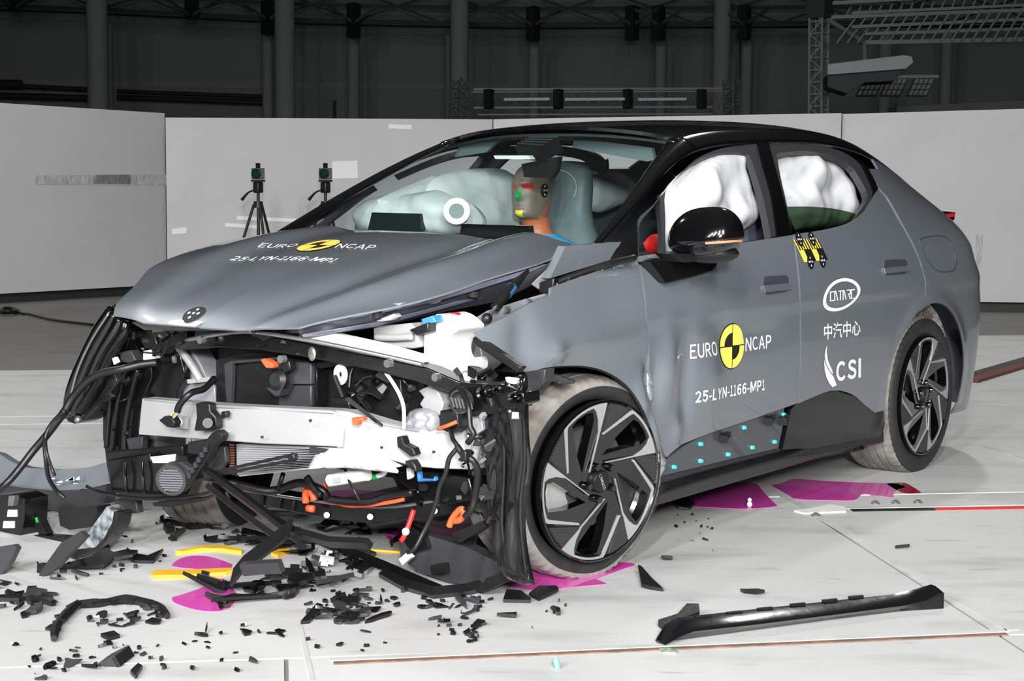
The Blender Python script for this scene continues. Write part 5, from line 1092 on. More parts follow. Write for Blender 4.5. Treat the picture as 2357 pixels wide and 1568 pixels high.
lay('sill_trim_shard', [(1515, 1446), (1560, 1436), (1580, 1420), (1608, 1420), (1610, 1432), (1560, 1446), (1530, 1454)], .02, BLACK, 'broken black trim pieces heaped behind the left tip of the long sill trim', 'debris', tilt=(.1, .1))
# yellow strips
for px, lb in (([(348, 1324), (362, 1320), (440, 1319), (530, 1315), (537, 1319), (520, 1325), (430, 1331), (352, 1333)], 'straight yellow plastic strip nearest the camera, left of the pink splash'), ([(404, 1276), (430, 1270), (470, 1263), (520, 1263), (558, 1271), (556, 1277), (510, 1270), (460, 1270), (420, 1277)], 'curved yellow strip above the pink splash'), ([(624, 1280), (640, 1272), (664, 1269), (668, 1273), (640, 1285)], 'short yellow strip right of the diagonal black beam')):
    lay('yellow_strip', px, .012, YELLOW, lb, 'debris', 'yellow plastic strips')
# torn grey bumper skin at the left edge
bs = thing('bumper_skin', 'torn grey bumper skin lying at the left edge of the photo', 'bumper', at(120, 1178, z=ZF)); o4 = np.array(bs.location)
def loose(name, pts, m, x, depth, par, o, **k): return slab(name, pts, m, par, depth=depth, x=x, origin=None, **k)
xb = float(o4[0]); 
def skin(pts, m, name, dep=.03, dx=0):
    mb = slab(None, pts, m, None, depth=dep, x=xb+dx); mb.V = [tuple(np.array(v)-o4) for v in mb.V]; return mb.build(name, m, bs, 'auto')
skin([(-60, 1030), (0, 1046), (28, 1064), (62, 1077), (130, 1083), (200, 1077), (246, 1064), (250, 1110), (180, 1128), (110, 1130), (40, 1124), (-60, 1110)], PAINT, 'painted_skin'); skin([(-60, 1112), (40, 1126), (110, 1132), (180, 1130), (246, 1114), (240, 1160), (150, 1176), (80, 1174), (-60, 1150)], DARK, 'lower_lip', .05, -.03)
SCR = WHITED
for k in range(7): x = 105+rnd.uniform(0, 80); y = 1105+rnd.uniform(-8, 14); l = rnd.uniform(6, 18); skin([(x, y), (x+l, y+rnd.uniform(-8, 8)), (x+l, y+2), (x+1, y+1.6)], SCR, 'scratch', .004, -.034)
# left-hand heap: motor block, bent blades, lamp glass
def heap(name, label, cat, c, pieces):
    t = thing(name, label, cat, at(*c, z=ZF)); o = np.array(t.location); xx = float(o[0])
    for nm, pts, m, dx, dep in pieces:
        mb = slab(None, pts, m, None, depth=dep, x=xx+dx); mb.V = [tuple(np.array(v)-o) for v in mb.V]; mb.build(nm, m, t, 'auto')
    return t
heap('actuator_block', 'black motor block with white stickers at the left edge', 'debris', (40, 1232), [('block', [(-10, 1140), (30, 1138), (58, 1150), (56, 1200), (46, 1232), (0, 1225), (-20, 1180)], SHINY, 0, .10), ('sticker', [(18, 1174), (38, 1174), (38, 1190), (16, 1190)], WHITED, -.004, .004), ('sticker', [(8, 1200), (32, 1200), (32, 1216), (6, 1216)], WHITED, -.004, .004), ('motor_can', [(20, 1142), (34, 1142), (30, 1165), (18, 1165)], STEEL, -.02, .02)])
heap('bent_frame', 'bent black frame piece with a green mark beside the motor block', 'debris', (92, 1232), [('frame', [(66, 1168), (78, 1156), (84, 1180), (100, 1215), (108, 1230), (92, 1234), (72, 1196)], BLACK, 0, .03), ('cross_rail', [(50, 1238), (80, 1232), (150, 1238), (148, 1250), (90, 1262), (60, 1256)], SHINY, -.02, .05), ('green_mark', [(80, 1192), (84, 1191), (87, 1203), (83, 1203)], mat('green_band', (30, 170, 80)), -.006, .004)])
heap('lamp_glass', 'clear cracked headlamp glass on black shards left of the front', 'debris', (225, 1270), [('clear_lens', [(246, 1166), (262, 1178), (260, 1200), (240, 1238), (218, 1264), (196, 1256), (190, 1244), (206, 1222), (236, 1180)], mat('clear_lens', (180, 190, 196), .1, .2, 1.0, noise_amt=.5, noise_scale=30, rgb2=(60, 64, 70)), 0, .05), ('lens_rim', [(262, 1178), (274, 1180), (268, 1210), (245, 1245), (222, 1266), (218, 1262), (240, 1238), (258, 1204)], SHINY, -.01, .06), ('lens_holder', [(134, 1178), (160, 1170), (222, 1166), (226, 1180), (200, 1215), (160, 1220), (138, 1210)], BLACK, .04, .06)])
heap('plastic_splinter', 'long pointed dark plastic blade leaning left of the lamp glass', 'debris', (110, 1330), [('blade', [(184, 1224), (196, 1236), (160, 1275), (128, 1310), (84, 1336), (80, 1340), (100, 1306), (140, 1250)], DARK, 0, .02)])
heap('plastic_splinter', 'wide dark plastic blade cut off by the left edge', 'debris', (10, 1325), [('blade', [(-20, 1262), (30, 1254), (38, 1262), (20, 1300), (0, 1325), (-20, 1330)], mat('slate_plastic', (58, 58, 64)), 0, .02)])
heap('plug_lead', 'black lead with a square plug on the floor beside the plastic blade', 'debris', (92, 1320), [('plug', [(86, 1298), (102, 1298), (98, 1320), (84, 1320)], BLACK, 0, .02)])
# fallen grille beam and undertray in front of the car
def beam_thing(name, label, cat, c, bars):
    t = thing(name, label, cat, at(*c, z=ZF)); o = np.array(t.location)
    for nm, P, w, h, m in bars:
        Q = [at(p[0], p[1], x=p[2]) if len(p) == 3 else at(p[0], p[1], z=ZF+.02) for p in P]; MB().strip([q-o for q in Q], np.cross(Q[-1]-Q[0], [0, 0, 1])+np.array([0, 0, .35]), w, h).build(nm, m, t, 'auto')
    return t
beam_thing('grille_beam', 'fallen black grille beam lying diagonally below the bumper beam', 'car trim', (640, 1240), [('beam_face', [(500, 1106, -.66), (560, 1150, -.68), (620, 1195, -.70), (672, 1236, -.72)], .10, .012, BLACK), ('beam_edge', [(470, 1076, -.68), (560, 1140, -.70), (640, 1198, -.72), (700, 1232, -.74)], .02, .018, SHINY), ('beam_edge', [(480, 1120, -.66), (540, 1168, -.68), (600, 1212, -.70), (640, 1240, -.72)], .02, .018, BLACK), ('beam_tail', [(680, 1225, -.73), (760, 1248, -.75), (850, 1252, -.76)], .03, .02, BLACK)])
beam_thing('cross_brace', 'short black cross brace lying over the end of the diagonal grille beam', 'car trim', (590, 1285), [('brace', [(668, 1216, -.76), (620, 1255, -.78), (560, 1300, -.80), (535, 1330, -.82)], .055, .012, BLACK), ('brace_end', [(560, 1310, -.82), (600, 1306, -.82), (648, 1304, -.82)], .04, .02, DARK)])
beam_thing('lower_grille', 'long broken lower grille frame lying across the floor in front of the car', 'car trim', (950, 1330), [('frame_bar', [(750, 1250), (820, 1276), (900, 1308), (960, 1335), (1000, 1352)], .05, .03, SHINY), ('frame_bar', [(880, 1318), (930, 1345), (1000, 1365), (1080, 1356), (1190, 1322)], .03, .03, BLACK), ('frame_bar', [(500, 1240), (640, 1242), (760, 1246)], .015, .015, BLACK), ('pale_rod', [(752, 1248), (790, 1268), (830, 1284)], .014, .014, DARK)])
heap('undertray', 'large crumpled black undertray under the torn wheel arch liner', 'car trim', (1020, 1345), [('tray_sheet', [(935, 1205), (960, 1225), (1010, 1240), (1080, 1262), (1150, 1298), (1196, 1318), (1180, 1340), (1110, 1352), (1030, 1340), (960, 1315), (922, 1285), (925, 1240)], DARK, 0, .05), ('tray_box', [(1040, 1228), (1110, 1200), (1120, 1212), (1060, 1250), (1045, 1246)], BLACK, -.02, .04), ('tray_fold', [(925, 1240), (935, 1205), (975, 1230), (985, 1262), (950, 1275)], SHINY, -.02, .02), ('tray_module', [(990, 1302), (1020, 1298), (1024, 1320), (994, 1324)], BLACK, -.03, .03), ('connector_block', [(918, 1288), (936, 1272), (946, 1284), (926, 1302)], WHITED, -.03, .02), ('tray_lip', [(1120, 1330), (1195, 1310), (1200, 1322), (1110, 1366), (1095, 1360)], BLACK, -.04, .03)])
def floor_cable(name, px, r, m, label, cat='cable', z=None, x=None):
    P = [at(p[0], p[1], z=ZF+r) if len(p) < 3 else at(p[0], p[1], x=p[2]) for p in px]; c = np.mean(P, 0); c[2] = ZF; o = MB().tube([p-c for p in P], r, 8).build(name, m, None, True); o.location = tuple(c); return tag(o, label, cat)
floor_cable('yellow_cable', [(806, 1254), (830, 1264), (870, 1268), (922, 1272)], .005, YELLOW, 'yellow cable running behind the broken lower grille'); floor_cable('yellow_cable', [(1056, 1262), (1080, 1268), (1092, 1255), (1100, 1238), (1112, 1232)], .005, YELLOW, 'looped yellow cable beside the torn wheel arch liner'); floor_cable('black_cable', [(44, 719), (52, 722), (60, 723), (70, 724), (120, 736), (180, 744), (235, 750)], .012, BLACK, 'thin black cable running from a coil on the far floor at left')
coil = MB()
for k in range(5): coil.tube([at(18+26*math.cos(t)*(1-.1*k), 716+4*math.sin(t)-k, z=.012+.01*k) for t in np.linspace(0, 6.2, 24)], .012, 6, straight=True)
c0 = at(18, 716, z=0); o = coil.build('cable_coil', BLACK, None, True, origin=c0); tag(o, 'dark coil of cable on the far floor at the left edge', 'cable')
lay('lilac_strip', [(826, 1262), (862, 1248), (868, 1252), (832, 1268)], .004, mat('lilac_strip', (206, 190, 226), .5), 'pale lilac strip beside the yellow cable', 'debris')
# curved broken strip and other single pieces
hk = [(124, 1470), (127, 1448), (134, 1436), (148, 1420), (176, 1394), (200, 1390), (232, 1388), (262, 1383), (300, 1381), (340, 1388), (366, 1398), (385, 1418)]
hp = [at(p[0], p[1], z=ZF+.012) for p in hk]; hc2 = np.mean(hp, 0); hc2[2] = ZF; hb = MB().tube([p-hc2 for p in hp], [.010, .016, .012, .017, .013, .016, .011, .018, .014, .016, .010], 5, 4)
for i in range(1, 11):
    q = hp[i]-hc2; hb.prism([q+np.array([rnd.uniform(-.03, .03), rnd.uniform(-.03, .03), rnd.uniform(-.008, .006)]) for _ in range(4)], (0, 0, .008))
o = hb.build('curved_strip', BLACK, None, 'auto'); o.location = tuple(hc2); tag(o, 'curved black trim strip lying like a hook at the lower left', 'debris')
vc = at(290, 1524, z=ZF); vt = thing('vent_piece', 'ribbed black vent piece at the bottom left edge', 'debris', vc); Rv = np.array(Matrix.Rotation(.5, 3, 'Z')@Matrix.Rotation(-.5, 3, 'X'))
MB().box(Rv@np.array([0, 0, .016]), (.10, .012, .03), Rv).box(Rv@np.array([.0, .05, .016]), (.10, .012, .03), Rv).build('vent_frame', BLACK, vt)
for k in range(6): MB().box(Rv@np.array([-.045+.018*k, .025, .02]), (.006, .06, .028), Rv).build('vent_rib', DARK, vt)
shards = [([(1468, 1322), (1476, 1324), (1500, 1344), (1527, 1362), (1500, 1360), (1476, 1356)], 'curved black shard standing alone right of the front tyre'), ([(1704, 1362), (1716, 1364), (1745, 1365), (1760, 1372), (1740, 1373), (1712, 1368)], 'thin black shard lying alone above the long sill trim'), ([(1548, 1166), (1560, 1160), (1600, 1168), (1586, 1175), (1560, 1174)], 'black flap at the edge of the pink puddle behind the front tyre'),
          ([(1158, 1388), (1166, 1374), (1200, 1376), (1222, 1386), (1220, 1389)], 'flat black shard just below the pink puddle of the front tyre'), ([(1218, 1376), (1240, 1366), (1280, 1366), (1286, 1370), (1240, 1384)], 'ragged black shard right below the flat front tyre'), ([(1144, 1424), (1190, 1416), (1188, 1425)], 'small pointed black shard below the front tyre'),
          ([(2060, 1262), (2094, 1262), (2092, 1264), (2062, 1264)], 'thin dark sliver on the right-hand floor plate'), ([(1522, 1290), (1530, 1285), (1548, 1289), (1546, 1294), (1526, 1294)], 'oval black clip on the floor behind the front tyre'), ([(300, 1555), (318, 1535), (328, 1540), (312, 1566)], 'curled black piece beside the ribbed vent piece'), ([(134, 1309), (180, 1303), (214, 1300), (230, 1291), (246, 1290), (262, 1298), (290, 1296), (318, 1300), (306, 1306), (262, 1307), (240, 1317), (200, 1316), (160, 1312)], 'long jagged black shard pointing left, left of the straight yellow strip'), ([(290, 1292), (292, 1284), (310, 1290), (340, 1292), (376, 1284), (352, 1298), (310, 1298)], 'jagged black shard just left of the curved yellow strip'), ([(156, 1282), (168, 1276), (200, 1277), (232, 1278), (222, 1284), (170, 1288)], 'flat black shard above the long jagged one at the left'), ([(486, 1404), (520, 1386), (535, 1373), (560, 1378), (650, 1372), (640, 1384), (560, 1392)], 'long pointed black shard across the lower edge of the pink splash'), ([(530, 1360), (570, 1352), (640, 1342), (648, 1348), (600, 1358), (540, 1368)], 'narrow black shard right of the pink splash'), ([(692, 1438), (730, 1408), (744, 1410), (712, 1436)], 'black bar shard lying aslant left of the middle foreground heap'), ([(768, 1432), (800, 1420), (828, 1424), (806, 1436)], 'ribbed flat shard at the bottom of the middle foreground heap'), ([(232, 1470), (262, 1464), (276, 1470), (250, 1476)], 'flat black chip below the hook-shaped strip')]
for px, lb in shards: lay('plastic_shard', px, .010, BLACK, lb, 'debris', tilt=(rnd.uniform(-.2, .2), rnd.uniform(-.2, .2)))
ls = MB(); c = at(1285, 1412, z=ZF); ls.box(c+[0, 0, .006], (.05, .012, .012), basis(RIGHT)).bar(at(1276, 1412, z=ZF+.006), at(1274, 1395, z=ZF+.03), .006); tag(ls.build('l_shaped_clip', BLACK, None, origin=c), 'small L-shaped black clip on the floor below the front tyre', 'debris')
c = at(1284, 1540, z=ZF); tag(MB().cyl(c, c+[.004, .01, .022], .008, .008, 14).cyl(c+[.004, .01, .022], c+[.005, .012, .028], .006, .005, 14).build('teal_cap', mat('pale_teal', (120, 196, 190), .4), None, origin=c), 'small pale teal cap at the bottom edge', 'debris')
lay('circuit_board', [(1517, 1496), (1540, 1494), (1560, 1500), (1556, 1506), (1524, 1504)], .004, mat('green_board', (70, 140, 110), .5, noise_amt=.6, noise_scale=90, rgb2=(190, 190, 180)), 'small green circuit board chip below the rusty joint', 'debris')
c = at(1725, 1168, z=ZF); tag(MB().ball(c+[0, 0, .012], .012, 12).ball(c+[0, 0, .030], .009, 12).build('white_bead', WHITEP, None, origin=c), 'white knob standing on the pink puddle behind the front tyre', 'debris')
lay('torn_plate_corner', [(1828, 1178), (1870, 1172), (1910, 1164), (1945, 1170), (1948, 1180), (1900, 1182), (1850, 1184)], .006, mat('torn_white_paint', (236, 232, 226), .8), 'torn white floor paint at the left end of the black rail', 'debris')
# ---- hundreds of small shards: each its own object
def shard(c, s, m, name, label, group, kind=0):
    a0 = rnd.uniform(0, 6.28); n = rnd.randint(5, 9); e = rnd.uniform(.35, .9) if kind == 0 else rnd.uniform(.08, .22); ang = [6.283*(i+rnd.uniform(-.3, .3))/n for i in range(n)]
    R = np.array(Matrix.Rotation(a0, 3, 'Z')@Matrix.Rotation(rnd.uniform(-.35, .35), 3, 'X')@Matrix.Rotation(rnd.uniform(-.3, .3), 3, 'Y')); P = np.array([R@np.array([s*math.cos(t)*rnd.uniform(.45, 1.3), s*e*math.sin(t)*rnd.uniform(.45, 1.3), 0]) for t in ang])
    h = rnd.uniform(.003, .010)*(1.6 if s > .04 else 1); mb = MB()
    if rnd.random() < .35 and s > .02: mb.prism(P, R[:, 2]*h); q = P[0]; mb.prism([P[0], P[1], P[1]+R[:, 2]*s*.5, P[0]+R[:, 2]*s*.4], (P[2]-P[1])*.08)
    elif rnd.random() < .25: mb.box((0, 0, s*.2), (s*1.2, s*.7, s*.4), R); mb.box(R@np.array([s*.3, 0, s*.4]), (s*.4, s*.3, s*.4), R)
    else: mb.prism(P, R[:, 2]*h)
    V = np.array(mb.V); c = np.array([c[0], c[1], ZF+.0005]); mb.V = [tuple(v) for v in V-[0, 0, V[:, 2].min()]]; o = mb.build(name, m, None, 'auto'); o.location = tuple(c); return tag(o, label, 'debris', group)
MM = [BLACK, SHINY, BLACK, DARK, SHINY]
def scatter(n, poly, s0, s1, label, group, name='plastic_shard', mats=MM, thin=.25):
    poly = np.array(poly, float); lo, hi = poly.min(0), poly.max(0); k = 0
    while k < n:
        p = np.array([rnd.uniform(lo[0], hi[0]), rnd.uniform(lo[1], hi[1])])
        if not inside(p[None], poly)[0]: continue
        shard(at(p[0], p[1], z=ZF), s0*(s1/s0)**(rnd.random()**1.6), rnd.choice(mats), name, label, group, 1 if rnd.random() < thin else 0); k += 1
scatter(58, [(30, 1480), (330, 1480), (560, 1440), (680, 1460), (560, 1560), (60, 1566)], .008, .032, 'small black plastic shard scattered along the bottom left of the floor', 'shards along the bottom left')
scatter(34, [(-20, 1350), (60, 1340), (128, 1372), (118, 1400), (60, 1426), (-20, 1420)], .02, .065, 'black shard in the heap at the left edge above the hook-shaped strip', 'shards in the left heap')
scatter(26, [(200, 1420), (240, 1400), (300, 1404), (380, 1404), (390, 1430), (280, 1450), (210, 1440)], .010, .035, 'black shard lying inside the hook-shaped trim strip', 'shards inside the hook strip')
scatter(34, [(80, 1300), (300, 1200), (420, 1210), (400, 1280), (340, 1310), (120, 1345)], .008, .035, 'black shard between the lamp glass and the yellow strips', 'shards left of the yellow strips')
scatter(40, [(330, 1210), (420, 1190), (560, 1225), (700, 1250), (760, 1290), (560, 1262), (400, 1258)], .022, .085, 'black shard lying behind the curved yellow strip', 'shards behind the yellow strip')
scatter(30, [(470, 1340), (560, 1316), (700, 1310), (740, 1340), (700, 1372), (540, 1404), (480, 1400)], 0.02, .085, 'black shard heaped right of the pink splash', 'shards right of the pink splash')
scatter(36, [(690, 1270), (780, 1260), (860, 1290), (850, 1330), (780, 1355), (700, 1340)], .02, .075, 'dark broken part in the heap under the lower grille frame', 'heap under the lower grille', 'broken_part', MM+[STEEL, DARK, mat('grey_broken_metal', (120, 118, 114), .5)])
scatter(34, [(690, 1390), (760, 1380), (880, 1385), (890, 1420), (820, 1445), (720, 1440)], .014, .055, 'black shard in the loose heap in the middle foreground', 'shards in the middle foreground')
scatter(30, [(690, 1350), (880, 1335), (960, 1370), (1150, 1380), (1120, 1410), (900, 1400), (720, 1380)], .008, .032, 'black shard in the strip below the lower grille frame', 'shards below the lower grille')
scatter(22, [(640, 1440), (900, 1440), (1160, 1420), (1300, 1380), (1420, 1350), (1200, 1470), (900, 1500), (700, 1500)], .006, .022, 'tiny black shard on the bare floor in front of the front tyre', 'shards on the bare floor')
scatter(14, [(980, 1390), (1100, 1380), (1110, 1420), (1000, 1430)], .016, .05, 'dark broken grille rod on the floor below the undertray', 'grille rods below the undertray', 'grille_rod', [DARK, BLACK, mat('slate_plastic', (58, 58, 64))], 1.0)
scatter(12, [(1060, 1450), (1110, 1440), (1115, 1475), (1070, 1482)], .010, .03, 'black shard in the small cluster at the bottom centre', 'shards at the bottom centre')
scatter(16, [(1530, 1170), (1640, 1190), (1700, 1280), (1560, 1260)], .004, .014, 'tiny black fleck on the white plate behind the front tyre', 'flecks behind the front tyre')
scatter(14, [(700, 1205), (900, 1210), (930, 1255), (760, 1250)], .02, .06, 'black shard under the cross member beside the diagonal grille beam', 'shards under the cross member')
# ================================================================== background
WALLW = mat('white_screen_board', (190, 190, 191), .7, noise_amt=.06, noise_scale=1.5)
SCUFF = mat('grey_scuff', (150, 150, 150), .8, noise_amt=.4, noise_scale=40, rgb2=(190, 190, 191), stretch=(1, 1, .3))
HALL = mat('hall_wall_grey', (146, 148, 149), .9, noise_amt=.06, noise_scale=.3)
HALLC = mat('hall_column_grey', (152, 154, 154), .9); CREAM = mat('cream_hall_door', (200, 192, 160), .9)
STL = mat('dark_green_steel', (30, 42, 40), .6); TRS = mat('grey_truss_steel', (120, 122, 122), .5, .2); PIPE = mat('dark_pipe', (46, 46, 44), .6)
def dpt(px, py, D): return CAM + ray(px, py)*D
# white screens: four boards on edge, each with its own plane
def board(pb0, pb1, pt0, pt1, label, th=.06):
    """floor points of the two lower corners from the photo, heights from the upper ones"""
    a = at(*pb0, z=0.10); b = at(*pb1, z=0.10)
    da = (a-CAM)@_d; db = (b-CAM)@_d
    za = (CAM+ray(*pt0)*da)[2]; zb = (CAM+ray(*pt1)*db)[2]
    n = np.cross(b-a, [0, 0, 1]); n = n/np.linalg.norm(n); n = n if n@(a-CAM) > 0 else -n
    mb = MB().prism([a, b, (b[0], b[1], zb), (a[0], a[1], za)], n*th); o = np.array([(a[0]+b[0])/2, (a[1]+b[1])/2, 0.10])
    t = thing('screen_board', label, 'screen', (o[0], o[1], 0)); off = np.array([o[0], o[1], 0])
    mb.V = [tuple(np.array(v)-off) for v in mb.V]; mb.build('board', WALLW, t, False)
    sk = MB().prism([a+n*.12-[0, 0, .10], b+n*.12-[0, 0, .10], b+n*.12+[0, 0, .04], a+n*.12+[0, 0, .04]], n*.3); sk.V = [tuple(np.array(v)-off) for v in sk.V]; sk.build('foot_rail', PIPE, t, False)
    return t, a, b, n, off
BR = [board((-420, 700), (384, 655), (-420, 212), (384, 262), 'white screen board at the far left behind the cable'),
      board((386, 668), (1131, 672), (386, 272), (1131, 276), 'long white screen board behind the two camera tripods'),
      board((1133, 690), (1925, 693), (1131, 276), (1927, 262), 'white screen board behind the car roof'),
      board((1927, 691), (2760, 702), (1927, 264), (2760, 240), 'white screen board at the right behind the tail of the car')]
def on_board(k, pxs, m, name, off=-.006):
    t, a, b, n, o = BR[k]; P = []
    for px in pxs:
        r = ray(*px); s = ((a-CAM)@n)/(r@n); P.append(CAM+r*s+n*off-o)
    return MB().prism(P, n*.004).build(name, m, t, False)
TAPE = mat('white_tape', (225, 225, 225), .6)
for k, p in ((1, [(397, 527), (430, 523), (429, 537), (396, 540)]), (1, [(545, 497), (690, 504), (690, 512), (545, 506)]), (1, [(518, 513), (600, 519), (600, 527), (518, 522)]), (1, [(765, 372), (823, 370), (824, 410), (766, 412)]), (1, [(895, 286), (948, 288), (948, 298), (895, 296)])):
    on_board(k, p, TAPE, 'tape_strip')
for k, p in ((0, [(80, 404), (300, 402), (300, 424), (80, 424)]), (0, [(215, 402), (382, 402), (382, 426), (215, 426)]), (3, [(2246, 540), (2262, 540), (2260, 612), (2247, 612)])): on_board(k, p, SCUFF, 'scuff_mark')
# hall wall, columns and roof trusses, some fifty metres off
DW = 52.0
a = dpt(-3200, 398, DW); b = dpt(4200, 398, DW); back = np.array([_d[0], _d[1], 0]); back /= np.linalg.norm(back)
wl = MB().prism([(a[0], a[1], 0), (b[0], b[1], 0), (b[0], b[1], 11), (a[0], a[1], 11)], back*.4); struct(wl.build('wall_back', HALL, None, False))
ledge = MB().prism([tuple(dpt(-900, 175, DW-.3)), tuple(dpt(1180, 195, DW-.3)), tuple(dpt(1180, 208, DW-.3)), tuple(dpt(-900, 190, DW-.3))], back*.3); struct(ledge.build('trim_1', HALLC, None, False))
for i, (x0, x1, y0, m) in enumerate(((0, 205, 225, CREAM), (268, 605, 208, CREAM))):
    p = [dpt(x0, y0, DW-.2), dpt(x1, y0+6, DW-.2)]; o = MB().prism([(p[0][0], p[0][1], 0), (p[1][0], p[1][1], 0), tuple(p[1]), tuple(p[0])], back*.2).build('door_%d' % (i+1), m, None, False); struct(o)
def column(px, wpx, D, top_px, cap=True):
    c = dpt(px, 398, D); r = wpx/2/FPX*D; zt = dpt(px, top_px, D)[2]
    mb = MB().cyl((c[0], c[1], 0), (c[0], c[1], zt), r, n=24); o = mb.build('hall_column', HALLC, None, 'auto'); struct(o)
for px, wp, D, tp in ((229, 48, 44, -150), (657, 46, 44, -150), (1056, 42, 44, -150), (1655, 40, 46, -150), (258, 14, 48, 60), (617, 24, 48, 75), (814, 28, 48, 85), (1030, 12, 48, 85), (1227, 26, 48, 95), (1516, 26, 48, 95), (1713, 26, 48, 90), (2030, 30, 48, 60), (2170, 26, 48, 60)): column(px, wp, D, tp)
def beam(mb, p, q, D, w): mb.bar(dpt(p[0], p[1], D), dpt(q[0], q[1], D), w)
rf = thing('roof_truss', 'dark green steel roof truss running along the top of the back wall', 'roof truss', dpt(1178, 60, 46)); ro = np.array(rf.location)
mb = MB(); xs = list(range(-260, 2700, 98)); D = 46
def top(x): return 8+ (x-1178)**2*-1.2e-5*1.0
for i in range(len(xs)-1):
    x0, x1 = xs[i], xs[i+1]; y0, y1 = np.interp([x0, x1], [-300, 200, 700, 1200, 1900, 2700], [4, 20, 46, 56, 52, 50])
    beam(mb, (x0, y0), (x1, y1), D, .10); beam(mb, (x0, y0-36), (x1, y1-36), D+.4, .09); beam(mb, (x0, y0+10), (x1, y1+10), D+1.2, .07)
    if i % 2: beam(mb, (x0, y0), (x1, y1-36), D, .06); beam(mb, (x0, y0-70), (x1, y1-36), D+.5, .07)
    else: beam(mb, (x0, y0-36), (x1, y1), D, .06); beam(mb, (x0, y0-36), (x1, y1-70), D+.5, .07)
    beam(mb, (x0, y0-70), (x1, y1-70), D+.6, .09)
mb.V = [tuple(np.array(v)-ro) for v in mb.V]; mb.build('lattice', STL, rf, False)
for x in (35, 441, 617, 814, 1227, 1455, 1516, 1713):
    y = np.interp(x, [-300, 200, 700, 1200, 1900, 2700], [4, 20, 46, 56, 52, 50]); m2 = MB().bar(dpt(x, y-40, 45.5), dpt(x, y+(38 if x > 600 else 12), 45.5), .28)
    beam(m2, (x-60, y-36), (x, y+4), 45.4, .08); beam(m2, (x+60, y-36), (x, y+4), 45.4, .08); m2.V = [tuple(np.array(v)-ro) for v in m2.V]; m2.build('truss_foot', STL, rf, False)
pp = thing('wall_pipe', 'pair of dark pipes running along the hall wall above the left screen', 'pipe', dpt(300, 215, 50)); po = np.array(pp.location)
for (p, q, w) in (((-200, 186), (205, 206), .14), ((-200, 214), (205, 226), .20), ((270, 210), (605, 222), .12), ((270, 224), (605, 236), .16), ((-200, 190), (50, 195), .3)):
    m2 = MB().cyl(dpt(*p, 51)-po, dpt(*q, 51)-po, w/2, n=12); m2.build('pipe_run', PIPE, pp)
ps = MB().bar(dpt(770, 232, 30), dpt(770, 300, 30), .05); o = ps.build('wall_post', PIPE, None, origin=dpt(770, 300, 30)); tag(o, 'short dark post standing just behind the long white screen', 'post')
# lighting truss bridge behind the screens and the truss tower with its boom at the right
def lattice(mb, P, Q, w, n, t=.05, dirs=None):
    """square truss from P to Q: four chords and diagonals"""
    P = np.asarray(P, float); Q = np.asarray(Q, float); R = basis(Q-P) if dirs is None else dirs; C4 = [R[:, 0]*a*w/2+R[:, 1]*b*w/2 for a, b in ((-1, -1), (1, -1), (1, 1), (-1, 1))]
    for c in C4: mb.bar(P+c, Q+c, t)
    for i in range(n):
        a = P+(Q-P)*i/n; b = P+(Q-P)*(i+1)/n
        for k in range(4):
            mb.bar(a+C4[k], a+C4[(k+1) % 4], t*.6); mb.bar(a+C4[k], b+C4[(k+1) % 4], t*.6) if i % 2 else mb.bar(a+C4[(k+1) % 4], b+C4[k], t*.6)
    return mb
br = thing('truss_bridge', 'long grey truss bridge carrying lamp bars behind the white screens', 'truss', dpt(1370, 230, 36)); bo = np.array(br.location)
for px in (1058, 1683): lattice(MB(), dpt(px, 290, 36)-bo, dpt(px, 182, 36)-bo, .26, 5, .035).build('truss_post', TRS, br, False)
mb = MB(); D = 36
for p, q, w in (((1090, 206), (1665, 204), .05), ((1090, 248), (1640, 246), .04), ((1100, 264), (1640, 262), .03), ((1085, 212), (1670, 210), .03)): mb.bar(dpt(*p, D)-bo, dpt(*q, D)-bo, w)
for i in range(24):
    x = 1090+i*24; mb.bar(dpt(x, 207, D)-bo, dpt(x+12, 247, D)-bo, .02); mb.bar(dpt(x+12, 247, D)-bo, dpt(x+24, 207, D)-bo, .02)
mb.build('truss_beam', TRS, br, False)
for x in (1125, 1285, 1445, 1615): MB().bar(dpt(x, 206, D-.2)-bo, dpt(x, 250, D-.2)-bo, .16).build('hanger', STL, br, False)
for x0, x1 in ((1160, 1265), (1300, 1438), (1468, 1580)): MB().bar(dpt(x0, 229, D-.3)-bo, dpt(x1, 228, D-.3)-bo, .06).build('lamp_bar', mat('lamp_bar_white', (200, 205, 210), .4), br, False)
tw = thing('truss_tower', 'upright grey lattice tower beside the hanging boom at the upper right', 'truss', dpt(1888, 262, 24)); to = np.array(tw.location)
lattice(MB(), dpt(1884, 330, 24)-to, dpt(1886, -60, 24)-to, .20, 14, .03).build('tower_mast', TRS, tw, False)
MB().box(dpt(1887, 18, 24)-to, (.3, .3, .3)).build('tower_sleeve', STL, tw, False)
og = thing('overhead_truss', 'wide overhead lattice of grey steel rails at the upper right corner', 'truss', dpt(2150, 45, 24)); oo = np.array(og.location)
mb = MB()
for (p, q, w) in (((1900, 8), (2500, -26), .05), ((1905, 40), (2500, 18), .05), ((1960, 62), (2500, 38), .045), ((1990, 78), (2500, 62), .045), ((1990, 98), (2500, 88), .06), ((1905, 46), (1998, 104), .06), ((1960, 30), (2500, 5), .04)):
    mb.bar(dpt(*p, 24)-oo, dpt(*q, 24.5)-oo, w)
for i in range(22):
    x = 1925+i*24; mb.bar(dpt(x, 98-(x-1990)*.02, 24.1)-oo, dpt(x+44, 38-(x-1990)*.05, 24.1)-oo, .022); mb.bar(dpt(x+20, 40-(x-1990)*.05, 24.4)-oo, dpt(x+36, 6-(x-1990)*.06, 24.4)-oo, .022)
mb.build('lattice', TRS, og, False)
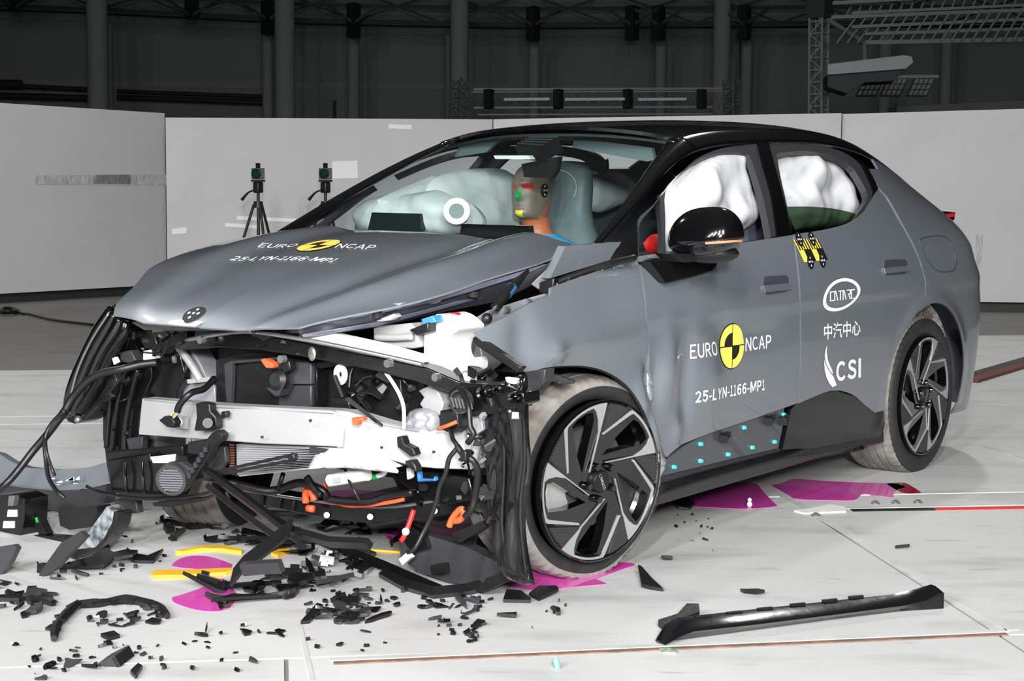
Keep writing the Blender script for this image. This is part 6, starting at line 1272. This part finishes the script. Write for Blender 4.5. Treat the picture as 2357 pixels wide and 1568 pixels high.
bm = thing('lamp_boom', 'pale slanted lamp boom hanging beside the lattice tower', 'lamp boom', dpt(2000, 160, 24)); bo2 = np.array(bm.location)
def quad(pts, D, dep, name, m, par, o): return MB().prism([dpt(*p, D)-o for p in pts], _d*dep).build(name, m, par, False)
quad([(1905, 148), (2080, 127), (2098, 130), (2102, 143), (2085, 158), (1905, 172)], 23.2, .4, 'boom_arm', mat('boom_grey', (150, 152, 154), .6), bm, bo2)
quad([(1905, 175), (2080, 160), (2060, 186), (1990, 190), (1950, 215), (1905, 200)], 23.3, .3, 'boom_lamp', STL, bm, bo2)
MB().bar(dpt(1990, 165, 23.5)-bo2, dpt(1990, 100, 23.9)-bo2, .05).build('boom_hanger', TRS, bm, False)
pn = thing('floodlight_row', 'row of three tilted lamp panels hung below the boom at right', 'lamp panel', dpt(2075, 200, 26)); no = np.array(pn.location)
for x in (1975, 2030, 2092):
    quad([(x+14, 178), (x+62, 178), (x+42, 222), (x-6, 222)], 26, .05, 'panel_frame', STL, pn, no)
    for k in range(4):
        for r in range(3): quad([(x+16+k*11-r*6, 182+r*13), (x+24+k*11-r*6, 182+r*13), (x+19+k*11-r*6, 192+r*13), (x+11+k*11-r*6, 192+r*13)], 25.98, .02, 'panel_cell', TRS, pn, no)
MB().bar(dpt(1960, 178, 26)-no, dpt(2160, 176, 26)-no, .05).build('panel_rail', TRS, pn, False)
bx = MB().prism([dpt(2065, 245, 40), dpt(2500, 225, 40), dpt(2500, 262, 40), dpt(2065, 270, 40)], back*1.0); o = bx.build('hall_cabin', HALL, None, False, origin=dpt(2200, 270, 40)); tag(o, 'low grey block behind the right-hand white screen', 'block')
# ---------------------------------------------------------------- two cameras on tripods by the screen
def tripod(px, top_py, D, labels):
    h = dpt(px, top_py, D); z = h[2]; t = thing('tripod', labels[0], 'tripod', (h[0], h[1], 0), 'black tripods by the white screen'); 
    for k, a in enumerate((2.2, 4.3, 6.2)):
        e = np.array([.36*math.cos(a), .36*math.sin(a), 0]); s = np.array([.04*math.cos(a), .04*math.sin(a), z-.24]); mid = s+(e-s)*.5
        l = MB().cyl(s, mid, .013, .012).cyl(mid, e, .009, .008).build('leg', BLACK, t); MB().ball(mid, .018, 8).build('leg_clamp', BLACK, l)
    MB().cyl((0, 0, z-.62), (0, 0, z-.06), .014).build('centre_column', BLACK, t)
    MB().cyl((0, 0, z-.27), (0, 0, z-.21), .05, .04).build('spider', BLACK, t)
    MB().box((0, 0, z-.085), (.07, .07, .10)).build('pan_head', BLACK, t, bevel=.01)
    MB().tube([(0, 0, z-.10), (-.02, .10, z-.13), (-.04, .17, z-.2)], [.008, .008, .016], 8).build('pan_handle', BLACK, t)
    MB().box((0, 0, z-.025), (.10, .08, .02)).build('quick_plate', DARK, t)
    c = thing('video_camera', labels[1], 'camera', (h[0], h[1], z-.015), 'cameras on the tripods'); R = basis(-np.array([_d[0], _d[1], 0]))
    MB().box((0, 0, .055), (.10, .08, .10), None).build('camera_body', STEEL, c, bevel=.008)
    f = -_d*.05; MB().cyl((0+f[0], f[1], .055), (f[0]*2.1, f[1]*2.1, .055), .042, .045, 20).build('lens', GLOSS, c); MB().cyl((f[0]*2.1, f[1]*2.1, .055), (f[0]*2.13, f[1]*2.13, .055), .032, .032, 20).build('lens_glass', mat('lens_glass', (12, 50, 46), .05, 0, 1), c)
    MB().box((0, 0, .128), (.03, .03, .045)).build('top_bracket', BLACK, c)
    return t
tripod(594, 410, 15.0, ('black tripod fully seen in front of the long white screen', 'box camera on the left tripod in front of the white screen'))
tripod(749, 410, 15.0, ('black tripod half hidden behind the windscreen pillar of the car', 'box camera just left of the car windscreen pillar'))
# ---------------------------------------------------------------- ceiling above the frame closes the hall
ce = MB().prism([(-60, -40, 11.5), (110, -40, 11.5), (110, 110, 11.5), (-60, 110, 11.5)], (0, 0, .3)); struct(ce.build('ceiling', HALL, None, False))
